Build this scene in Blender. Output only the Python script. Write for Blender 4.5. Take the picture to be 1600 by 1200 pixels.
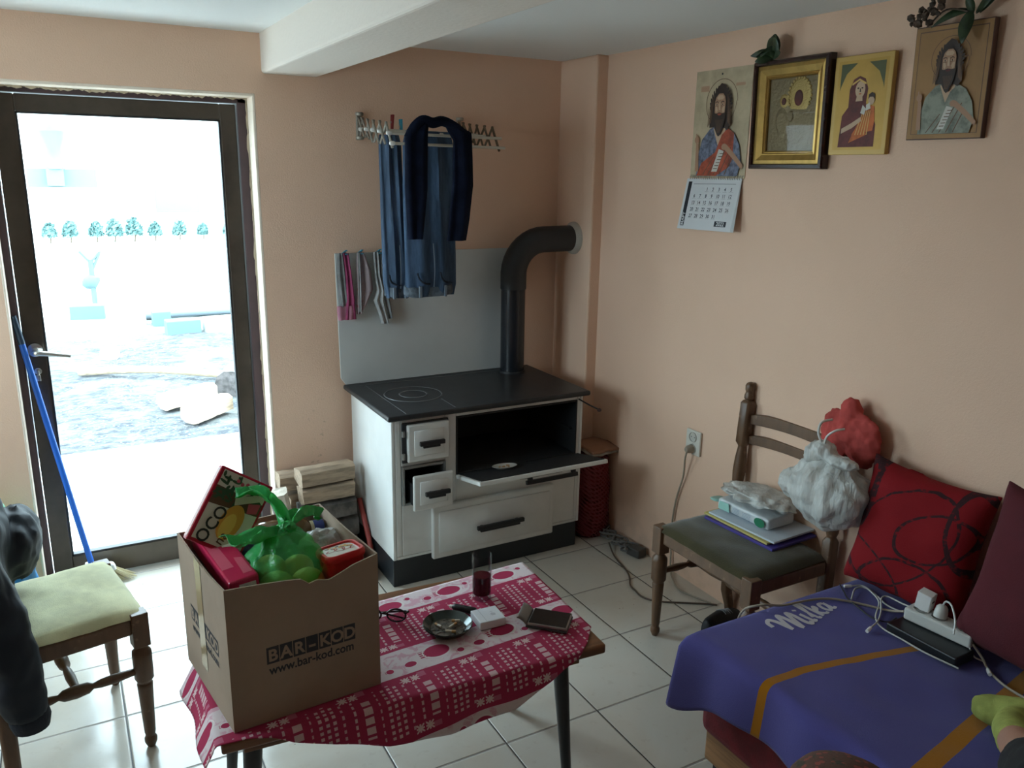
import bpy, bmesh, math, random
from mathutils import Vector, Matrix, noise

for o in list(bpy.data.objects):
    bpy.data.objects.remove(o)
S = bpy.context.scene
COL = S.collection
random.seed(7)
PI = math.pi

# ------------------------------------------------------------------ camera, sky, light, exposure
cam = bpy.data.cameras.new('camera')
cam.sensor_width = 36.0
cam.lens = 1275.03 / 1600 * 36
cam.clip_start = 0.03
cam.clip_end = 200
cam_o = bpy.data.objects.new('camera', cam)
COL.objects.link(cam_o)
YAW, PITCH, ROLL = 0.508831, 0.253729, 0.017449
_f = Vector((math.sin(YAW) * math.cos(PITCH), math.cos(YAW) * math.cos(PITCH), -math.sin(PITCH)))
_r = Vector((math.cos(YAW), -math.sin(YAW), 0))
_u = _r.cross(_f)
_r2 = _r * math.cos(ROLL) + _u * math.sin(ROLL)
_u2 = -_r * math.sin(ROLL) + _u * math.cos(ROLL)
mw = Matrix.Identity(4)
for i in range(3):
    mw[i][0], mw[i][1], mw[i][2] = _r2[i], _u2[i], -_f[i]
mw.translation = (-1.7106, -2.5298, 1.6838)
cam_o.matrix_world = mw
S.camera = cam_o

W = bpy.data.worlds.new('daylight')
S.world = W
W.use_nodes = True
bg = W.node_tree.nodes['Background']
bg.inputs['Color'].default_value = (0.70, 0.93, 1.04, 1)
bg.inputs['Strength'].default_value = 14.8

po = bpy.data.lights.new('door_daylight_portal', 'AREA')
po.shape = 'RECTANGLE'
po.size, po.size_y = 0.74, 1.80
po.cycles.is_portal = True
po_o = bpy.data.objects.new('door_daylight_portal', po)
COL.objects.link(po_o)
po_o.location = (-1.435, 1.16, 0.99)
po_o.rotation_euler = (-PI / 2, 0, 0)
pw = bpy.data.lights.new('window_daylight_portal', 'AREA')
pw.shape = 'RECTANGLE'
pw.size, pw.size_y = 1.04, 1.0
pw.cycles.is_portal = True
pw_o = bpy.data.objects.new('window_daylight_portal', pw)
COL.objects.link(pw_o)
pw_o.location = (-2.92, 0, 1.435)
pw_o.rotation_euler = (PI / 2, 0, -PI / 2)

S.view_settings.view_transform = 'Standard'
S.view_settings.look = 'None'
S.view_settings.gamma = 1
S.view_settings.use_curve_mapping = False
S.view_settings.exposure = 0.0
S.cycles.max_bounces = 12
S.cycles.diffuse_bounces = 8
S.cycles.transparent_max_bounces = 24
S.cycles.sample_clamp_indirect = 6.0
S.cycles.caustics_refractive = False


# ------------------------------------------------------------------ shader helpers
class N:
    """a value in a shader tree; arithmetic on it adds Math nodes"""
    def __init__(s, t, sock):
        s.t, s.s = t, sock

    def _m(s, op, *a):
        n = s.t.nodes.new('ShaderNodeMath')
        n.operation = op
        for i, x in enumerate((s,) + a):
            if isinstance(x, N):
                s.t.links.new(x.s, n.inputs[i])
            else:
                n.inputs[i].default_value = x
        return N(s.t, n.outputs[0])

    def __add__(s, o): return s._m('ADD', o)
    __radd__ = __add__
    def __sub__(s, o): return s._m('SUBTRACT', o)
    def __rsub__(s, o): return (s * -1.0) + o
    def __mul__(s, o): return s._m('MULTIPLY', o)
    __rmul__ = __mul__
    def __truediv__(s, o): return s._m('DIVIDE', o)
    def lt(s, o): return s._m('LESS_THAN', o)
    def gt(s, o): return s._m('GREATER_THAN', o)
    def fr(s): return s._m('FRACT')
    def fl(s): return s._m('FLOOR')
    def ab(s): return s._m('ABSOLUTE')
    def mn(s, o): return s._m('MINIMUM', o)
    def mx(s, o): return s._m('MAXIMUM', o)
    def sin(s): return s._m('SINE')
    def sq(s): return s * s
    def pw(s, o): return s._m('POWER', o)
    def sm(s, a, b):
        n = s.t.nodes.new('ShaderNodeMapRange')
        n.interpolation_type = 'SMOOTHSTEP'
        s.t.links.new(s.s, n.inputs[0])
        n.inputs[1].default_value = a
        n.inputs[2].default_value = b
        return N(s.t, n.outputs[0])


def c3(c): return (c[0], c[1], c[2], 1)


class Mt:
    """material under construction"""
    def __init__(s, name, col=(.5, .5, .5), rough=.6, metal=0.0, spec=.5):
        s.m = bpy.data.materials.new(name)
        s.m.use_nodes = True
        s.t = s.m.node_tree
        s.b = s.t.nodes['Principled BSDF']
        s.b.inputs['Base Color'].default_value = c3(col)
        s.b.inputs['Roughness'].default_value = rough
        s.b.inputs['Metallic'].default_value = metal
        s.b.inputs['Specular IOR Level'].default_value = spec
        s.col = None
        s.base = col

    def co(s, kind='Object'):
        n = s.t.nodes.new('ShaderNodeTexCoord')
        return n.outputs[kind]

    def xyz(s, kind='Object'):
        n = s.t.nodes.new('ShaderNodeSeparateXYZ')
        s.t.links.new(s.co(kind), n.inputs[0])
        return [N(s.t, n.outputs[i]) for i in range(3)]

    def noise(s, scale, detail=3, rough=.5, kind='Object', stretch=None, dist=0):
        n = s.t.nodes.new('ShaderNodeTexNoise')
        n.inputs['Scale'].default_value = scale
        n.inputs['Detail'].default_value = detail
        n.inputs['Roughness'].default_value = rough
        n.inputs['Distortion'].default_value = dist
        if stretch:
            mp = s.t.nodes.new('ShaderNodeMapping')
            mp.inputs['Scale'].default_value = stretch
            s.t.links.new(s.co(kind), mp.inputs[0])
            s.t.links.new(mp.outputs[0], n.inputs['Vector'])
        else:
            s.t.links.new(s.co(kind), n.inputs['Vector'])
        return N(s.t, n.outputs[0])

    def voro(s, scale, feat='F1', kind='Object', out=0):
        n = s.t.nodes.new('ShaderNodeTexVoronoi')
        n.feature = feat
        n.inputs['Scale'].default_value = scale
        s.t.links.new(s.co(kind), n.inputs['Vector'])
        return N(s.t, n.outputs[out])

    def paint(s, fac, col):
        """blend col over the current base colour by fac"""
        n = s.t.nodes.new('ShaderNodeMix')
        n.data_type = 'RGBA'
        if isinstance(fac, N):
            s.t.links.new(fac.s, n.inputs[0])
        else:
            n.inputs[0].default_value = fac
        if s.col is None:
            n.inputs[6].default_value = c3(s.base)
        else:
            s.t.links.new(s.col, n.inputs[6])
        if isinstance(col, (tuple, list)):
            n.inputs[7].default_value = c3(col)
        else:
            s.t.links.new(col, n.inputs[7])
        s.col = n.outputs[2]
        s.t.links.new(s.col, s.b.inputs['Base Color'])
        return s

    def vary(s, amt=.12, scale=8, kind='Object', stretch=None):
        d = tuple(max(0, c * (1 - 2.2 * amt)) for c in s.base)
        return s.paint(s.noise(scale, 4, .6, kind, stretch).sm(.35, .7), d)

    def bump(s, h, strength=.3, dist=.01):
        n = s.t.nodes.new('ShaderNodeBump')
        n.inputs['Strength'].default_value = strength
        n.inputs['Distance'].default_value = dist
        s.t.links.new(h.s, n.inputs['Height'])
        s.t.links.new(n.outputs[0], s.b.inputs['Normal'])
        return s

    def rough(s, v):
        s.t.links.new(v.s, s.b.inputs['Roughness'])
        return s

    def see(s, amount, tint=(1, 1, 1)):
        """let part of the light straight through (thin plastic, glass panes)"""
        tr = s.t.nodes.new('ShaderNodeBsdfTransparent')
        tr.inputs[0].default_value = c3(tint)
        mx = s.t.nodes.new('ShaderNodeMixShader')
        if isinstance(amount, N):
            s.t.links.new(amount.s, mx.inputs[0])
        else:
            mx.inputs[0].default_value = amount
        s.t.links.new(s.b.outputs[0], mx.inputs[1])
        s.t.links.new(tr.outputs[0], mx.inputs[2])
        s.t.links.new(mx.outputs[0], s.t.nodes['Material Output'].inputs[0])
        return s

    def sheen(s, w=.3):
        s.b.inputs['Sheen Weight'].default_value = w
        return s


def M(name, col, rough=.6, metal=0.0, spec=.5, var=0, vs=8, bump=0, bs=150, stretch=None):
    k = Mt(name, col, rough, metal, spec)
    if var:
        k.vary(var, vs, stretch=stretch)
    if bump:
        k.bump(k.noise(bs, 3, stretch=stretch), bump, .004)
    return k.m


# ------------------------------------------------------------------ mesh helpers
def tag(o, label=None, cat=None, group=None, kind=None):
    if label: o['label'] = label
    if cat: o['category'] = cat
    if group: o['group'] = group
    if kind: o['kind'] = kind
    return o


def thing(name, label, cat, loc=(0, 0, 0), rot=(0, 0, 0), group=None):
    o = bpy.data.objects.new(name, None)
    o.empty_display_size = .05
    COL.objects.link(o)
    o.location = loc
    o.rotation_euler = rot
    return tag(o, label, cat, group)


def ob(name, bm, mats, parent=None, smooth=True, bev=0, seg=2, sub=0, solid=0, loc=None, rot=None, angle=35, rem=0, dis=0, dscale=.1, relax=4):
    me = bpy.data.meshes.new(name)
    bmesh.ops.recalc_face_normals(bm, faces=bm.faces)
    bm.to_mesh(me)
    bm.free()
    for m in (mats if isinstance(mats, (list, tuple)) else [mats]):
        me.materials.append(m)
    if smooth:
        me.shade_smooth()
    o = bpy.data.objects.new(name, me)
    COL.objects.link(o)
    if parent:
        o.parent = parent
    if loc: o.location = loc
    if rot: o.rotation_euler = rot
    if rem:
        k = o.modifiers.new('remesh', 'REMESH')
        k.mode = 'VOXEL'
        k.voxel_size = rem
        k.use_smooth_shade = True
        k = o.modifiers.new('relax', 'SMOOTH')
        k.iterations = relax
        k.factor = .5
    if dis:
        tx = bpy.data.textures.new(name + '_folds', 'CLOUDS')
        tx.noise_scale = dscale
        tx.noise_depth = 2
        k = o.modifiers.new('folds', 'DISPLACE')
        k.texture = tx
        k.strength = dis
        k.mid_level = .5
    if solid:
        k = o.modifiers.new('thickness', 'SOLIDIFY')
        k.thickness = solid
        k.offset = 0
    if bev:
        k = o.modifiers.new('bevel', 'BEVEL')
        k.width = bev
        k.segments = seg
        k.limit_method = 'ANGLE'
        k.angle_limit = math.radians(angle)
        k.harden_normals = False
    if sub:
        k = o.modifiers.new('subdivision', 'SUBSURF')
        k.levels = k.render_levels = sub
    if smooth:
        try:
            me.set_sharp_from_angle(angle=math.radians(45))
        except Exception:
            pass
    return o


def B(): return bmesh.new()


def box(bm, c, s, rot=None, mi=0):
    """box centred at c, full sizes s, optional Euler rotation"""
    R = Matrix.Identity(3)
    if rot is not None:
        from mathutils import Euler
        R = Euler(rot).to_matrix()
    vs = []
    for dx in (-.5, .5):
        for dy in (-.5, .5):
            for dz in (-.5, .5):
                vs.append(bm.verts.new(Vector(c) + R @ Vector((dx * s[0], dy * s[1], dz * s[2]))))
    for f in ((0, 1, 3, 2), (4, 6, 7, 5), (0, 4, 5, 1), (2, 3, 7, 6), (0, 2, 6, 4), (1, 5, 7, 3)):
        fc = bm.faces.new([vs[i] for i in f])
        fc.material_index = mi
    return vs


def bx(bm, x0, x1, y0, y1, z0, z1, mi=0):
    return box(bm, ((x0 + x1) / 2, (y0 + y1) / 2, (z0 + z1) / 2), (x1 - x0, y1 - y0, z1 - z0), mi=mi)


def hexa(bm, p, mi=0):
    """8 corners: bottom four then top four, same winding"""
    v = [bm.verts.new(Vector(q)) for q in p]
    for f in ((0, 3, 2, 1), (4, 5, 6, 7), (0, 1, 5, 4), (1, 2, 6, 5), (2, 3, 7, 6), (3, 0, 4, 7)):
        bm.faces.new([v[i] for i in f]).material_index = mi
    return v


def loft(bm, rings, closed=True, cap=True, mi=0):
    R = [[bm.verts.new(Vector(p)) for p in r] for r in rings]
    n = len(R[0])
    for a, b in zip(R, R[1:]):
        for i in range(n if closed else n - 1):
            j = (i + 1) % n
            bm.faces.new((a[i], a[j], b[j], b[i])).material_index = mi
    if cap and closed:
        bm.faces.new(R[0][::-1]).material_index = mi
        bm.faces.new(R[-1]).material_index = mi
    return R


def lathe(bm, prof, seg=24, c=(0, 0, 0), cap=True, mi=0, ax='z', sq=None):
    """prof: (radius, height) list"""
    rings = []
    for r, h in prof:
        ring = []
        for i in range(seg):
            a = 2 * PI * i / seg
            x, y = r * math.cos(a), r * math.sin(a)
            p = (x, y, h) if ax == 'z' else ((h, x, y) if ax == 'x' else (y, h, x))
            ring.append(Vector(c) + Vector(p))
        rings.append(ring)
    return loft(bm, rings, True, cap, mi)


def smooth_path(pts, n=6):
    P = [Vector(p) for p in pts]
    if len(P) < 3:
        return P
    out = []
    E = [P[0] * 2 - P[1]] + P + [P[-1] * 2 - P[-2]]
    for i in range(1, len(E) - 2):
        p0, p1, p2, p3 = E[i - 1:i + 3]
        for k in range(n):
            t = k / n
            out.append(.5 * ((2 * p1) + (p2 - p0) * t + (2 * p0 - 5 * p1 + 4 * p2 - p3) * t * t + (3 * p1 - p0 - 3 * p2 + p3) * t ** 3))
    out.append(P[-1])
    return out


def tube(bm, pts, r, seg=8, smooth=6, cap=True, mi=0, flat=1.0):
    """round bar along a path; r a number or one per given point"""
    n0 = len(pts)
    P = smooth_path(pts, smooth) if smooth and n0 > 2 else [Vector(p) for p in pts]
    m = len(P)
    rr = []
    for i in range(m):
        if isinstance(r, (int, float)):
            rr.append(r)
        else:
            t = i / (m - 1) * (n0 - 1)
            k = min(int(t), n0 - 2)
            rr.append(r[k] + (r[k + 1] - r[k]) * (t - k))
    rings = []
    T0 = (P[1] - P[0]).normalized()
    up = Vector((0, 0, 1)) if abs(T0.z) < .9 else Vector((1, 0, 0))
    nrm = (up - T0 * up.dot(T0)).normalized()
    for i in range(m):
        T = (P[min(i + 1, m - 1)] - P[max(i - 1, 0)])
        if T.length < 1e-9:
            T = T0
        T.normalize()
        nrm = (nrm - T * nrm.dot(T))
        if nrm.length < 1e-6:
            nrm = T.orthogonal()
        nrm.normalize()
        bn = T.cross(nrm)
        rings.append([P[i] + (nrm * math.cos(2 * PI * k / seg) * flat + bn * math.sin(2 * PI * k / seg)) * rr[i] for k in range(seg)])
    return loft(bm, rings, True, cap, mi)


def prism(bm, poly, M4, depth, mi=0):
    """2-D outline extruded by depth along local z, placed by matrix"""
    a = [bm.verts.new(M4 @ Vector((x, y, 0))) for x, y in poly]
    b = [bm.verts.new(M4 @ Vector((x, y, depth))) for x, y in poly]
    n = len(poly)
    bm.faces.new(a[::-1]).material_index = mi
    bm.faces.new(b).material_index = mi
    for i in range(n):
        j = (i + 1) % n
        bm.faces.new((a[i], a[j], b[j], b[i])).material_index = mi


def grid(bm, fn, nu, nv, mi=0, uv=None, cu=False):
    """surface fn(u, v) over 0..1; uv(u, v) fills a UV layer"""
    V = [[bm.verts.new(Vector(fn(i / nu, j / nv))) for j in range(nv + 1)] for i in range(nu + 1)]
    L = bm.loops.layers.uv.verify() if uv else None
    for i in range(nu):
        for j in range(nv):
            f = bm.faces.new((V[i][j], V[i + 1][j], V[i + 1][j + 1], V[i][j + 1]))
            f.material_index = mi
            if uv:
                for lp, (a, b) in zip(f.loops, ((i, j), (i + 1, j), (i + 1, j + 1), (i, j + 1))):
                    lp[L].uv = uv(a / nu, b / nv)
    return V


def blob(bm, c, s, sub=3, amp=0, freq=4, seed=0, fn=None, mi=0):
    r = bmesh.ops.create_icosphere(bm, subdivisions=sub, radius=1)
    for v in r['verts']:
        p = v.co.copy()
        if fn:
            p = Vector(fn(p))
        k = 1 + amp * noise.noise(p * freq + Vector((seed, seed * 1.7, 0)))
        v.co = Vector(c) + Vector((p.x * s[0] * k, p.y * s[1] * k, p.z * s[2] * k))
    for f in bm.faces:
        pass
    return r['verts']


def text_bm(bm, body, size, M4, mi=0, depth=.0004, align='LEFT', sx=1.0, bold=0.0):
    cu = bpy.data.curves.new('lettering', 'FONT')
    cu.body = body
    cu.size = size
    cu.align_x = align
    cu.resolution_u = 3
    cu.offset = bold
    to = bpy.data.objects.new('lettering', cu)
    COL.objects.link(to)
    dg = bpy.context.evaluated_depsgraph_get()
    dg.update()
    ev = to.evaluated_get(dg)
    me = ev.to_mesh()
    vs = [bm.verts.new(M4 @ Vector((v.co.x * sx, v.co.y, depth))) for v in me.vertices]
    for p in me.polygons:
        try:
            bm.faces.new([vs[i] for i in p.vertices]).material_index = mi
        except ValueError:
            pass
    ev.to_mesh_clear()
    bpy.data.objects.remove(to)
    bpy.data.curves.remove(cu)


def frame_m(o, x, y):
    """matrix from local 2-D (x, y, out) to the plane with origin o and axes x, y"""
    x = Vector(x).normalized()
    y = Vector(y).normalized()
    z = x.cross(y)
    m = Matrix.Identity(4)
    for i in range(3):
        m[i][0], m[i][1], m[i][2] = x[i], y[i], z[i]
    m.translation = Vector(o)
    return m


def poly(bm, pts, M4, lift, mi):
    bm.faces.new([bm.verts.new(M4 @ Vector((x, y, lift))) for x, y in pts]).material_index = mi


def ell(cx, cy, rx, ry, n=20, a0=0, a1=2 * PI, rot=0):
    out = []
    for i in range(n):
        a = a0 + (a1 - a0) * i / (n if abs(a1 - a0 - 2 * PI) < 1e-6 else n - 1)
        x, y = rx * math.cos(a), ry * math.sin(a)
        out.append((cx + x * math.cos(rot) - y * math.sin(rot), cy + x * math.sin(rot) + y * math.cos(rot)))
    return out


def copy_tree(o, parent=None):
    c = o.copy()
    COL.objects.link(c)
    if parent:
        c.parent = parent
    for ch in list(o.children):
        copy_tree(ch, c)
    return c


def struct(name, bm, m, parent=None, smooth=False, **k):
    o = ob(name, bm, m, parent, smooth=smooth, **k)
    if not parent:
        o['kind'] = 'structure'
    return o

# ------------------------------------------------------------------ the room
WB, WR, ZC = 0.925, 0.51, 2.19      # back wall, right wall, ceiling
XL, YF = -2.7, -5.0                 # left wall, front wall (behind the photographer)

k = Mt('peach_wall_paint', (.735, .50, .365), .85, spec=.25)
x, y, z = k.xyz()
k.paint(k.noise(2.2, 4, .6).sm(.35, .75) * .5, (.68, .46, .33))
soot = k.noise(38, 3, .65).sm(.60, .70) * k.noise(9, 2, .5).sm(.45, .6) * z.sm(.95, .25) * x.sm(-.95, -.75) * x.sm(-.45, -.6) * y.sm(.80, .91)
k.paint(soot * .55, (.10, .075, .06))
k.paint(z.sm(.35, .0) * k.noise(14, 3).sm(.4, .65) * .25, (.40, .28, .2))
k.bump(k.noise(160, 3, .6) + k.noise(420, 2, .5) * .5, .35, .003)
m_wall = k.m
k = Mt('white_ceiling_paint', (.76, .77, .76), .9, spec=.2)
k.bump(k.noise(90, 3), .2, .003)
m_ceil = k.m
k = Mt('plaster_reveal', (.80, .69, .58), .85, spec=.25)
k.paint(k.noise(16, 4, .6).sm(.5, .7) * .5, (.62, .50, .40))
k.bump(k.noise(120, 3), .3, .004)
m_reveal = k.m

T = 0.335
k = Mt('glazed_floor_tiles', (.57, .54, .475), .16, spec=.55)
x, y, z = k.xyz()
gx = ((x / T + 100.5).fr() - .5).ab()
gy = ((y / T + 100.5).fr() - .5).ab()
k.paint(k.noise(3.2, 5, .65, dist=.6).sm(.4, .72) * .45, (.52, .45, .36))
k.paint(k.noise(26, 4, .6).sm(.58, .72) * .25, (.40, .33, .26))
k.paint(gy.lt(.0105), (.30, .27, .24))
k.paint(gx.lt(.0065), (.035, .03, .028))
spots = k.voro(26).lt(.06) * k.noise(1.8, 1).gt(.56)
k.paint(spots * .75, (.10, .07, .05))
edge = gx.sm(.004, .016) * gy.sm(.006, .018)
k.rough(k.noise(9, 3).sm(.3, .8) * .14 + .13 + (1.0 - edge) * .4)
k.bump(edge + k.noise(6, 2) * .08, .5, .004)
m_floor = k.m

bm = B(); bx(bm, XL - .1, 1.0, YF - .1, 1.12, -.12, 0)
struct('floor', bm, m_floor)
bm = B(); bx(bm, XL - .1, 1.0, YF - .1, 1.3, ZC, ZC + .12)
struct('ceiling', bm, m_ceil)

# back wall with the door opening
OX0, OX1, OZ = -1.893, -.963, 1.966
bm = B()
bx(bm, XL - .1, OX0, WB, WB + .26, 0, ZC)
bx(bm, OX1, .80, WB, WB + .26, 0, ZC)
bx(bm, OX0, OX1, WB, WB + .26, OZ, ZC)
struct('wall_back', bm, m_wall)
bm = B(); bx(bm, WR, WR + .2, YF - .1, WB, 0, ZC)
struct('wall_right', bm, m_wall)
WY0, WY1, WZ0, WZ1 = -.5, .5, .92, 1.95      # window in the left wall, beyond the picture's edge
bm = B()
bx(bm, XL - .2, XL, YF - .1, WY0, 0, ZC)
bx(bm, XL - .2, XL, WY1, WB, 0, ZC)
bx(bm, XL - .2, XL, WY0, WY1, 0, WZ0)
bx(bm, XL - .2, XL, WY0, WY1, WZ1, ZC)
struct('wall_left', bm, m_wall)
bm = B(); bx(bm, XL, WR, YF - .1, YF, 0, ZC)
struct('wall_front', bm, m_wall)
bm = B(); bx(bm, .452, WR + .01, .628, WB + .01, 0, ZC)
struct('wall_chimney', bm, m_wall, bev=.008)
# slim plaster lining round the opening: lighter, worn
bm = B()
bx(bm, OX1 - .012, OX1 + .001, WB - .001, 1.02, 0, OZ)
bx(bm, OX0 - .001, OX0 + .008, WB - .001, 1.02, 0, OZ)
bx(bm, OX0, OX1, WB - .001, 1.02, OZ - .012, OZ + .001)
struct('trim_1', bm, m_reveal, bev=.01, seg=3)['label'] = 'pale worn plaster edge around the door opening'

# ceiling beam
k = Mt('beam_paint', (.78, .71, .64), .85, spec=.25)
k.bump(k.noise(70, 3), .3, .004)
bm = B(); bx(bm, -.932, -.705, YF, WB + .01, 2.043, ZC + .01)
struct('ceiling_beam', bm, k.m, bev=.012, seg=3)

# ------------------------------------------------------------------ door
k = Mt('brown_anodised_frame', (.105, .085, .068), .34, metal=.55)
k.vary(.15, 5)
m_alu = k.m
m_purple = M('dark_brown_frame', (.075, .045, .05), .45, var=.1)
m_foam = M('mounting_foam', (.45, .36, .25), .9, bump=.6, bs=60)
m_rubber = M('black_rubber', (.012, .012, .014), .5)
k = Mt('clear_glass', (.01, .01, .01), .02, spec=.5)
k.see(.93)
m_pane = k.m
m_chrome = M('satin_chrome', (.62, .62, .60), .28, metal=1)

door = thing('door_1', 'brown framed glass door with lever handle, standing shut in the back wall', 'door', (-1.435, 1.05, 0))
door['kind'] = 'structure'
dx = 1.435
bm = B()
bx(bm, -1.893 + dx, -1.862 + dx, -.012, .07, 0, 1.955)
bx(bm, -1.012 + dx, -.976 + dx, -.012, .07, 0, 1.955)
bx(bm, -1.893 + dx, -.976 + dx, -.012, .07, 1.934, 1.962)
ob('door_frame', bm, m_purple, door, smooth=False, bev=.003)
bm = B()
for i in range(40):
    t = i / 39
    p = (-1.89 + dx + .91 * t, -.02 + random.uniform(-.008, .004), 1.957 + random.uniform(-.004, .006))
    blob(bm, p, (.022, .014, .011), 1, .5, 3, i)
for i in range(26):
    p = (-.972 + dx + random.uniform(-.002, .004), -.014, 1.93 - i * .073)
    blob(bm, p, (.008, .014, .05), 1, .6, 3, i + 50)
ob('foam_seam', bm, m_foam, door)
bm = B()
bx(bm, -1.858 + dx, -1.787 + dx, 0, .05, .008, 1.93)
bx(bm, -1.079 + dx, -1.016 + dx, 0, .05, .008, 1.93)
bx(bm, -1.787 + dx, -1.079 + dx, 0, .05, 1.868, 1.93)
bx(bm, -1.787 + dx, -1.079 + dx, 0, .05, .008, .112)
ob('leaf_frame', bm, m_alu, door, smooth=False, bev=.004)
bm = B()
for a in ((-1.787, -1.781, .112, 1.868), (-1.085, -1.079, .112, 1.868)):
    bx(bm, a[0] + dx, a[1] + dx, .002, .03, a[2], a[3])
bx(bm, -1.787 + dx, -1.079 + dx, .002, .03, .112, .118)
bx(bm, -1.787 + dx, -1.079 + dx, .002, .03, 1.862, 1.868)
ob('glazing_seal', bm, m_rubber, door, smooth=False)
bm = B()
bx(bm, -1.785 + dx, -1.081 + dx, .026, .032, .114, 1.866)
ob('pane', bm, m_pane, door, smooth=False)
h = ob('handle', (lambda b: (lathe(b, [(.026, 0), (.026, -.008), (.018, -.011)], 24, (-1.822 + dx, 0, .99), ax='y'), b)[1])(B()), m_chrome, door)
bm = B()
tube(bm, [(-1.822 + dx, -.005, .99), (-1.822 + dx, -.05, .988), (-1.80 + dx, -.058, .985), (-1.705 + dx, -.058, .966)], [.011, .011, .0105, .008], 12, 5)
ob('lever', bm, m_chrome, h)
bm = B()
lathe(bm, [(.013, 0), (.013, -.004)], 20, (-1.822 + dx, 0, .905), ax='y')
bx(bm, -1.826 + dx, -1.818 + dx, -.026, -.003, .893, .912)
bx(bm, -1.832 + dx, -1.815 + dx, -.028, -.025, .872, .895)
ob('lock_with_key', bm, m_chrome, door, bev=.001)

bm = B()
for a in ((WY0, WY0 + .06, WZ0, WZ1), (WY1 - .06, WY1, WZ0, WZ1), (WY0 + .06, WY1 - .06, WZ0, WZ0 + .06), (WY0 + .06, WY1 - .06, WZ1 - .06, WZ1)):
    bx(bm, XL - .16, XL - .09, a[0], a[1], a[2], a[3])
wn = struct('window_1', bm, m_alu, bev=.004)
bm = B(); bx(bm, XL - .13, XL - .125, WY0 + .05, WY1 - .05, WZ0 + .05, WZ1 - .05)
ob('pane', bm, m_pane, wn, smooth=False)

# ------------------------------------------------------------------ outside
k = Mt('mulch_and_dead_leaves', (.085, .09, .095), .9)
k.paint(k.noise(9, 5, .7, stretch=(1, 1.6, 1)).sm(.42, .62), (.028, .032, .04))
k.paint(k.noise(2.2, 4, .6).sm(.5, .68) * .8, (.17, .18, .17))
k.paint(k.voro(30).lt(.25) * k.noise(3, 2).gt(.5) * .6, (.25, .25, .23))
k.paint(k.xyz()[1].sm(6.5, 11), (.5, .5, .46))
k.bump(k.noise(24, 4), .8, .05)
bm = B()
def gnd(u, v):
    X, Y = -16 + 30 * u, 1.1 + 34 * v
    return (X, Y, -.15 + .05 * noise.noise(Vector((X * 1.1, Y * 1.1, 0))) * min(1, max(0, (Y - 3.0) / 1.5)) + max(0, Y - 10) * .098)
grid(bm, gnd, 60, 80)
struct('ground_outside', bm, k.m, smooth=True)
bm = B()
bx(bm, -16, -2.92, -12, 3.0, -.2, -.1)
bx(bm, -2.92, 4, 1.19, 3.0, -.16, -.06)
struct('ground_apron', bm, M('pale_concrete', (.62, .62, .60), .85, var=.08), bev=.01)

m_render = M('white_house_render', (.80, .80, .78), .9, var=.04, vs=2)
m_dpane = M('house_window_pane', (.13, .19, .20), .25)
m_white = M('white_paint', (.78, .78, .76), .5)
hs = thing('house', 'white rendered house with two large windows beyond the yard', 'house', (0, 16, 0))
bm = B(); bx(bm, -8, 7, .25, 5, -.3, 3.3)
ob('house_wall', bm, m_render, hs, smooth=False)
bm = B(); hexa(bm, [(-8.4, -.3, 3.25), (7.4, -.3, 3.25), (7.4, 5.4, 3.25), (-8.4, 5.4, 3.25), (-8, 2.4, 4.3), (7, 2.4, 4.3), (7, 2.8, 4.3), (-8, 2.8, 4.3)])
ob('house_roof', bm, M('pale_roof_tiles', (.55, .5, .48), .8), hs, smooth=False)
for a in ((-2.05, -.85, 1.25, 1.60), (.20, 1.05, .75, 2.2)):
    bm = B(); bx(bm, a[0] - .07, a[1] + .07, .21, .27, a[2] - .07, a[3] + .07)
    w = ob('window', bm, m_white, hs, smooth=False)
    bm = B(); bx(bm, a[0], a[1], .195, .215, a[2], a[3])
    ob('window_pane', bm, m_dpane, w, smooth=False)
bm = B(); lathe(bm, [(.16, 1.6), (.13, 1.9), (.26, 2.3), (.05, 2.5)], 12, (-1.55, .05, 0)); bx(bm, -1.72, -1.42, -.05, .2, 1.28, 1.62)
ob('wall_urn', bm, m_dpane, hs)

m_leaf = M('far_foliage', (.14, .26, .25), .7, var=.2)
def leafy(bm, c, s, n, ls, seed, flat=.5):
    rnd = random.Random(seed)
    for i in range(n):
        d = Vector((rnd.gauss(0, 1), rnd.gauss(0, 1), rnd.gauss(0, 1))).normalized() * rnd.uniform(.55, 1)
        p = Vector(c) + Vector((d.x * s[0], d.y * s[1], abs(d.z) * s[2] if flat else d.z * s[2]))
        n1 = Vector((rnd.uniform(-1, 1), rnd.uniform(-1, 1), rnd.uniform(-.2, 1))).normalized()
        t = n1.orthogonal().normalized() * ls * rnd.uniform(.6, 1.2)
        w = n1.cross(t) * .5
        a = [bm.verts.new(p + q) for q in (t * -1, w - n1 * ls * .15, t, w * -1 - n1 * ls * .15)]
        bm.faces.new(a)
sx = [(-1.78, .15), (-1.45, .17), (-1.02, .16), (-.72, .19), (-.38, .2), (-.02, .15), (.42, .16), (.85, .12), (1.35, .16)]
words_ = ['at the open end of the row', 'second along the row, below the urn', 'third along the row', 'fourth along the row', 'fifth along the row', 'sixth along the row', 'seventh, below the tall window', 'eighth and smallest', 'last, by the door edge']
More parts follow.
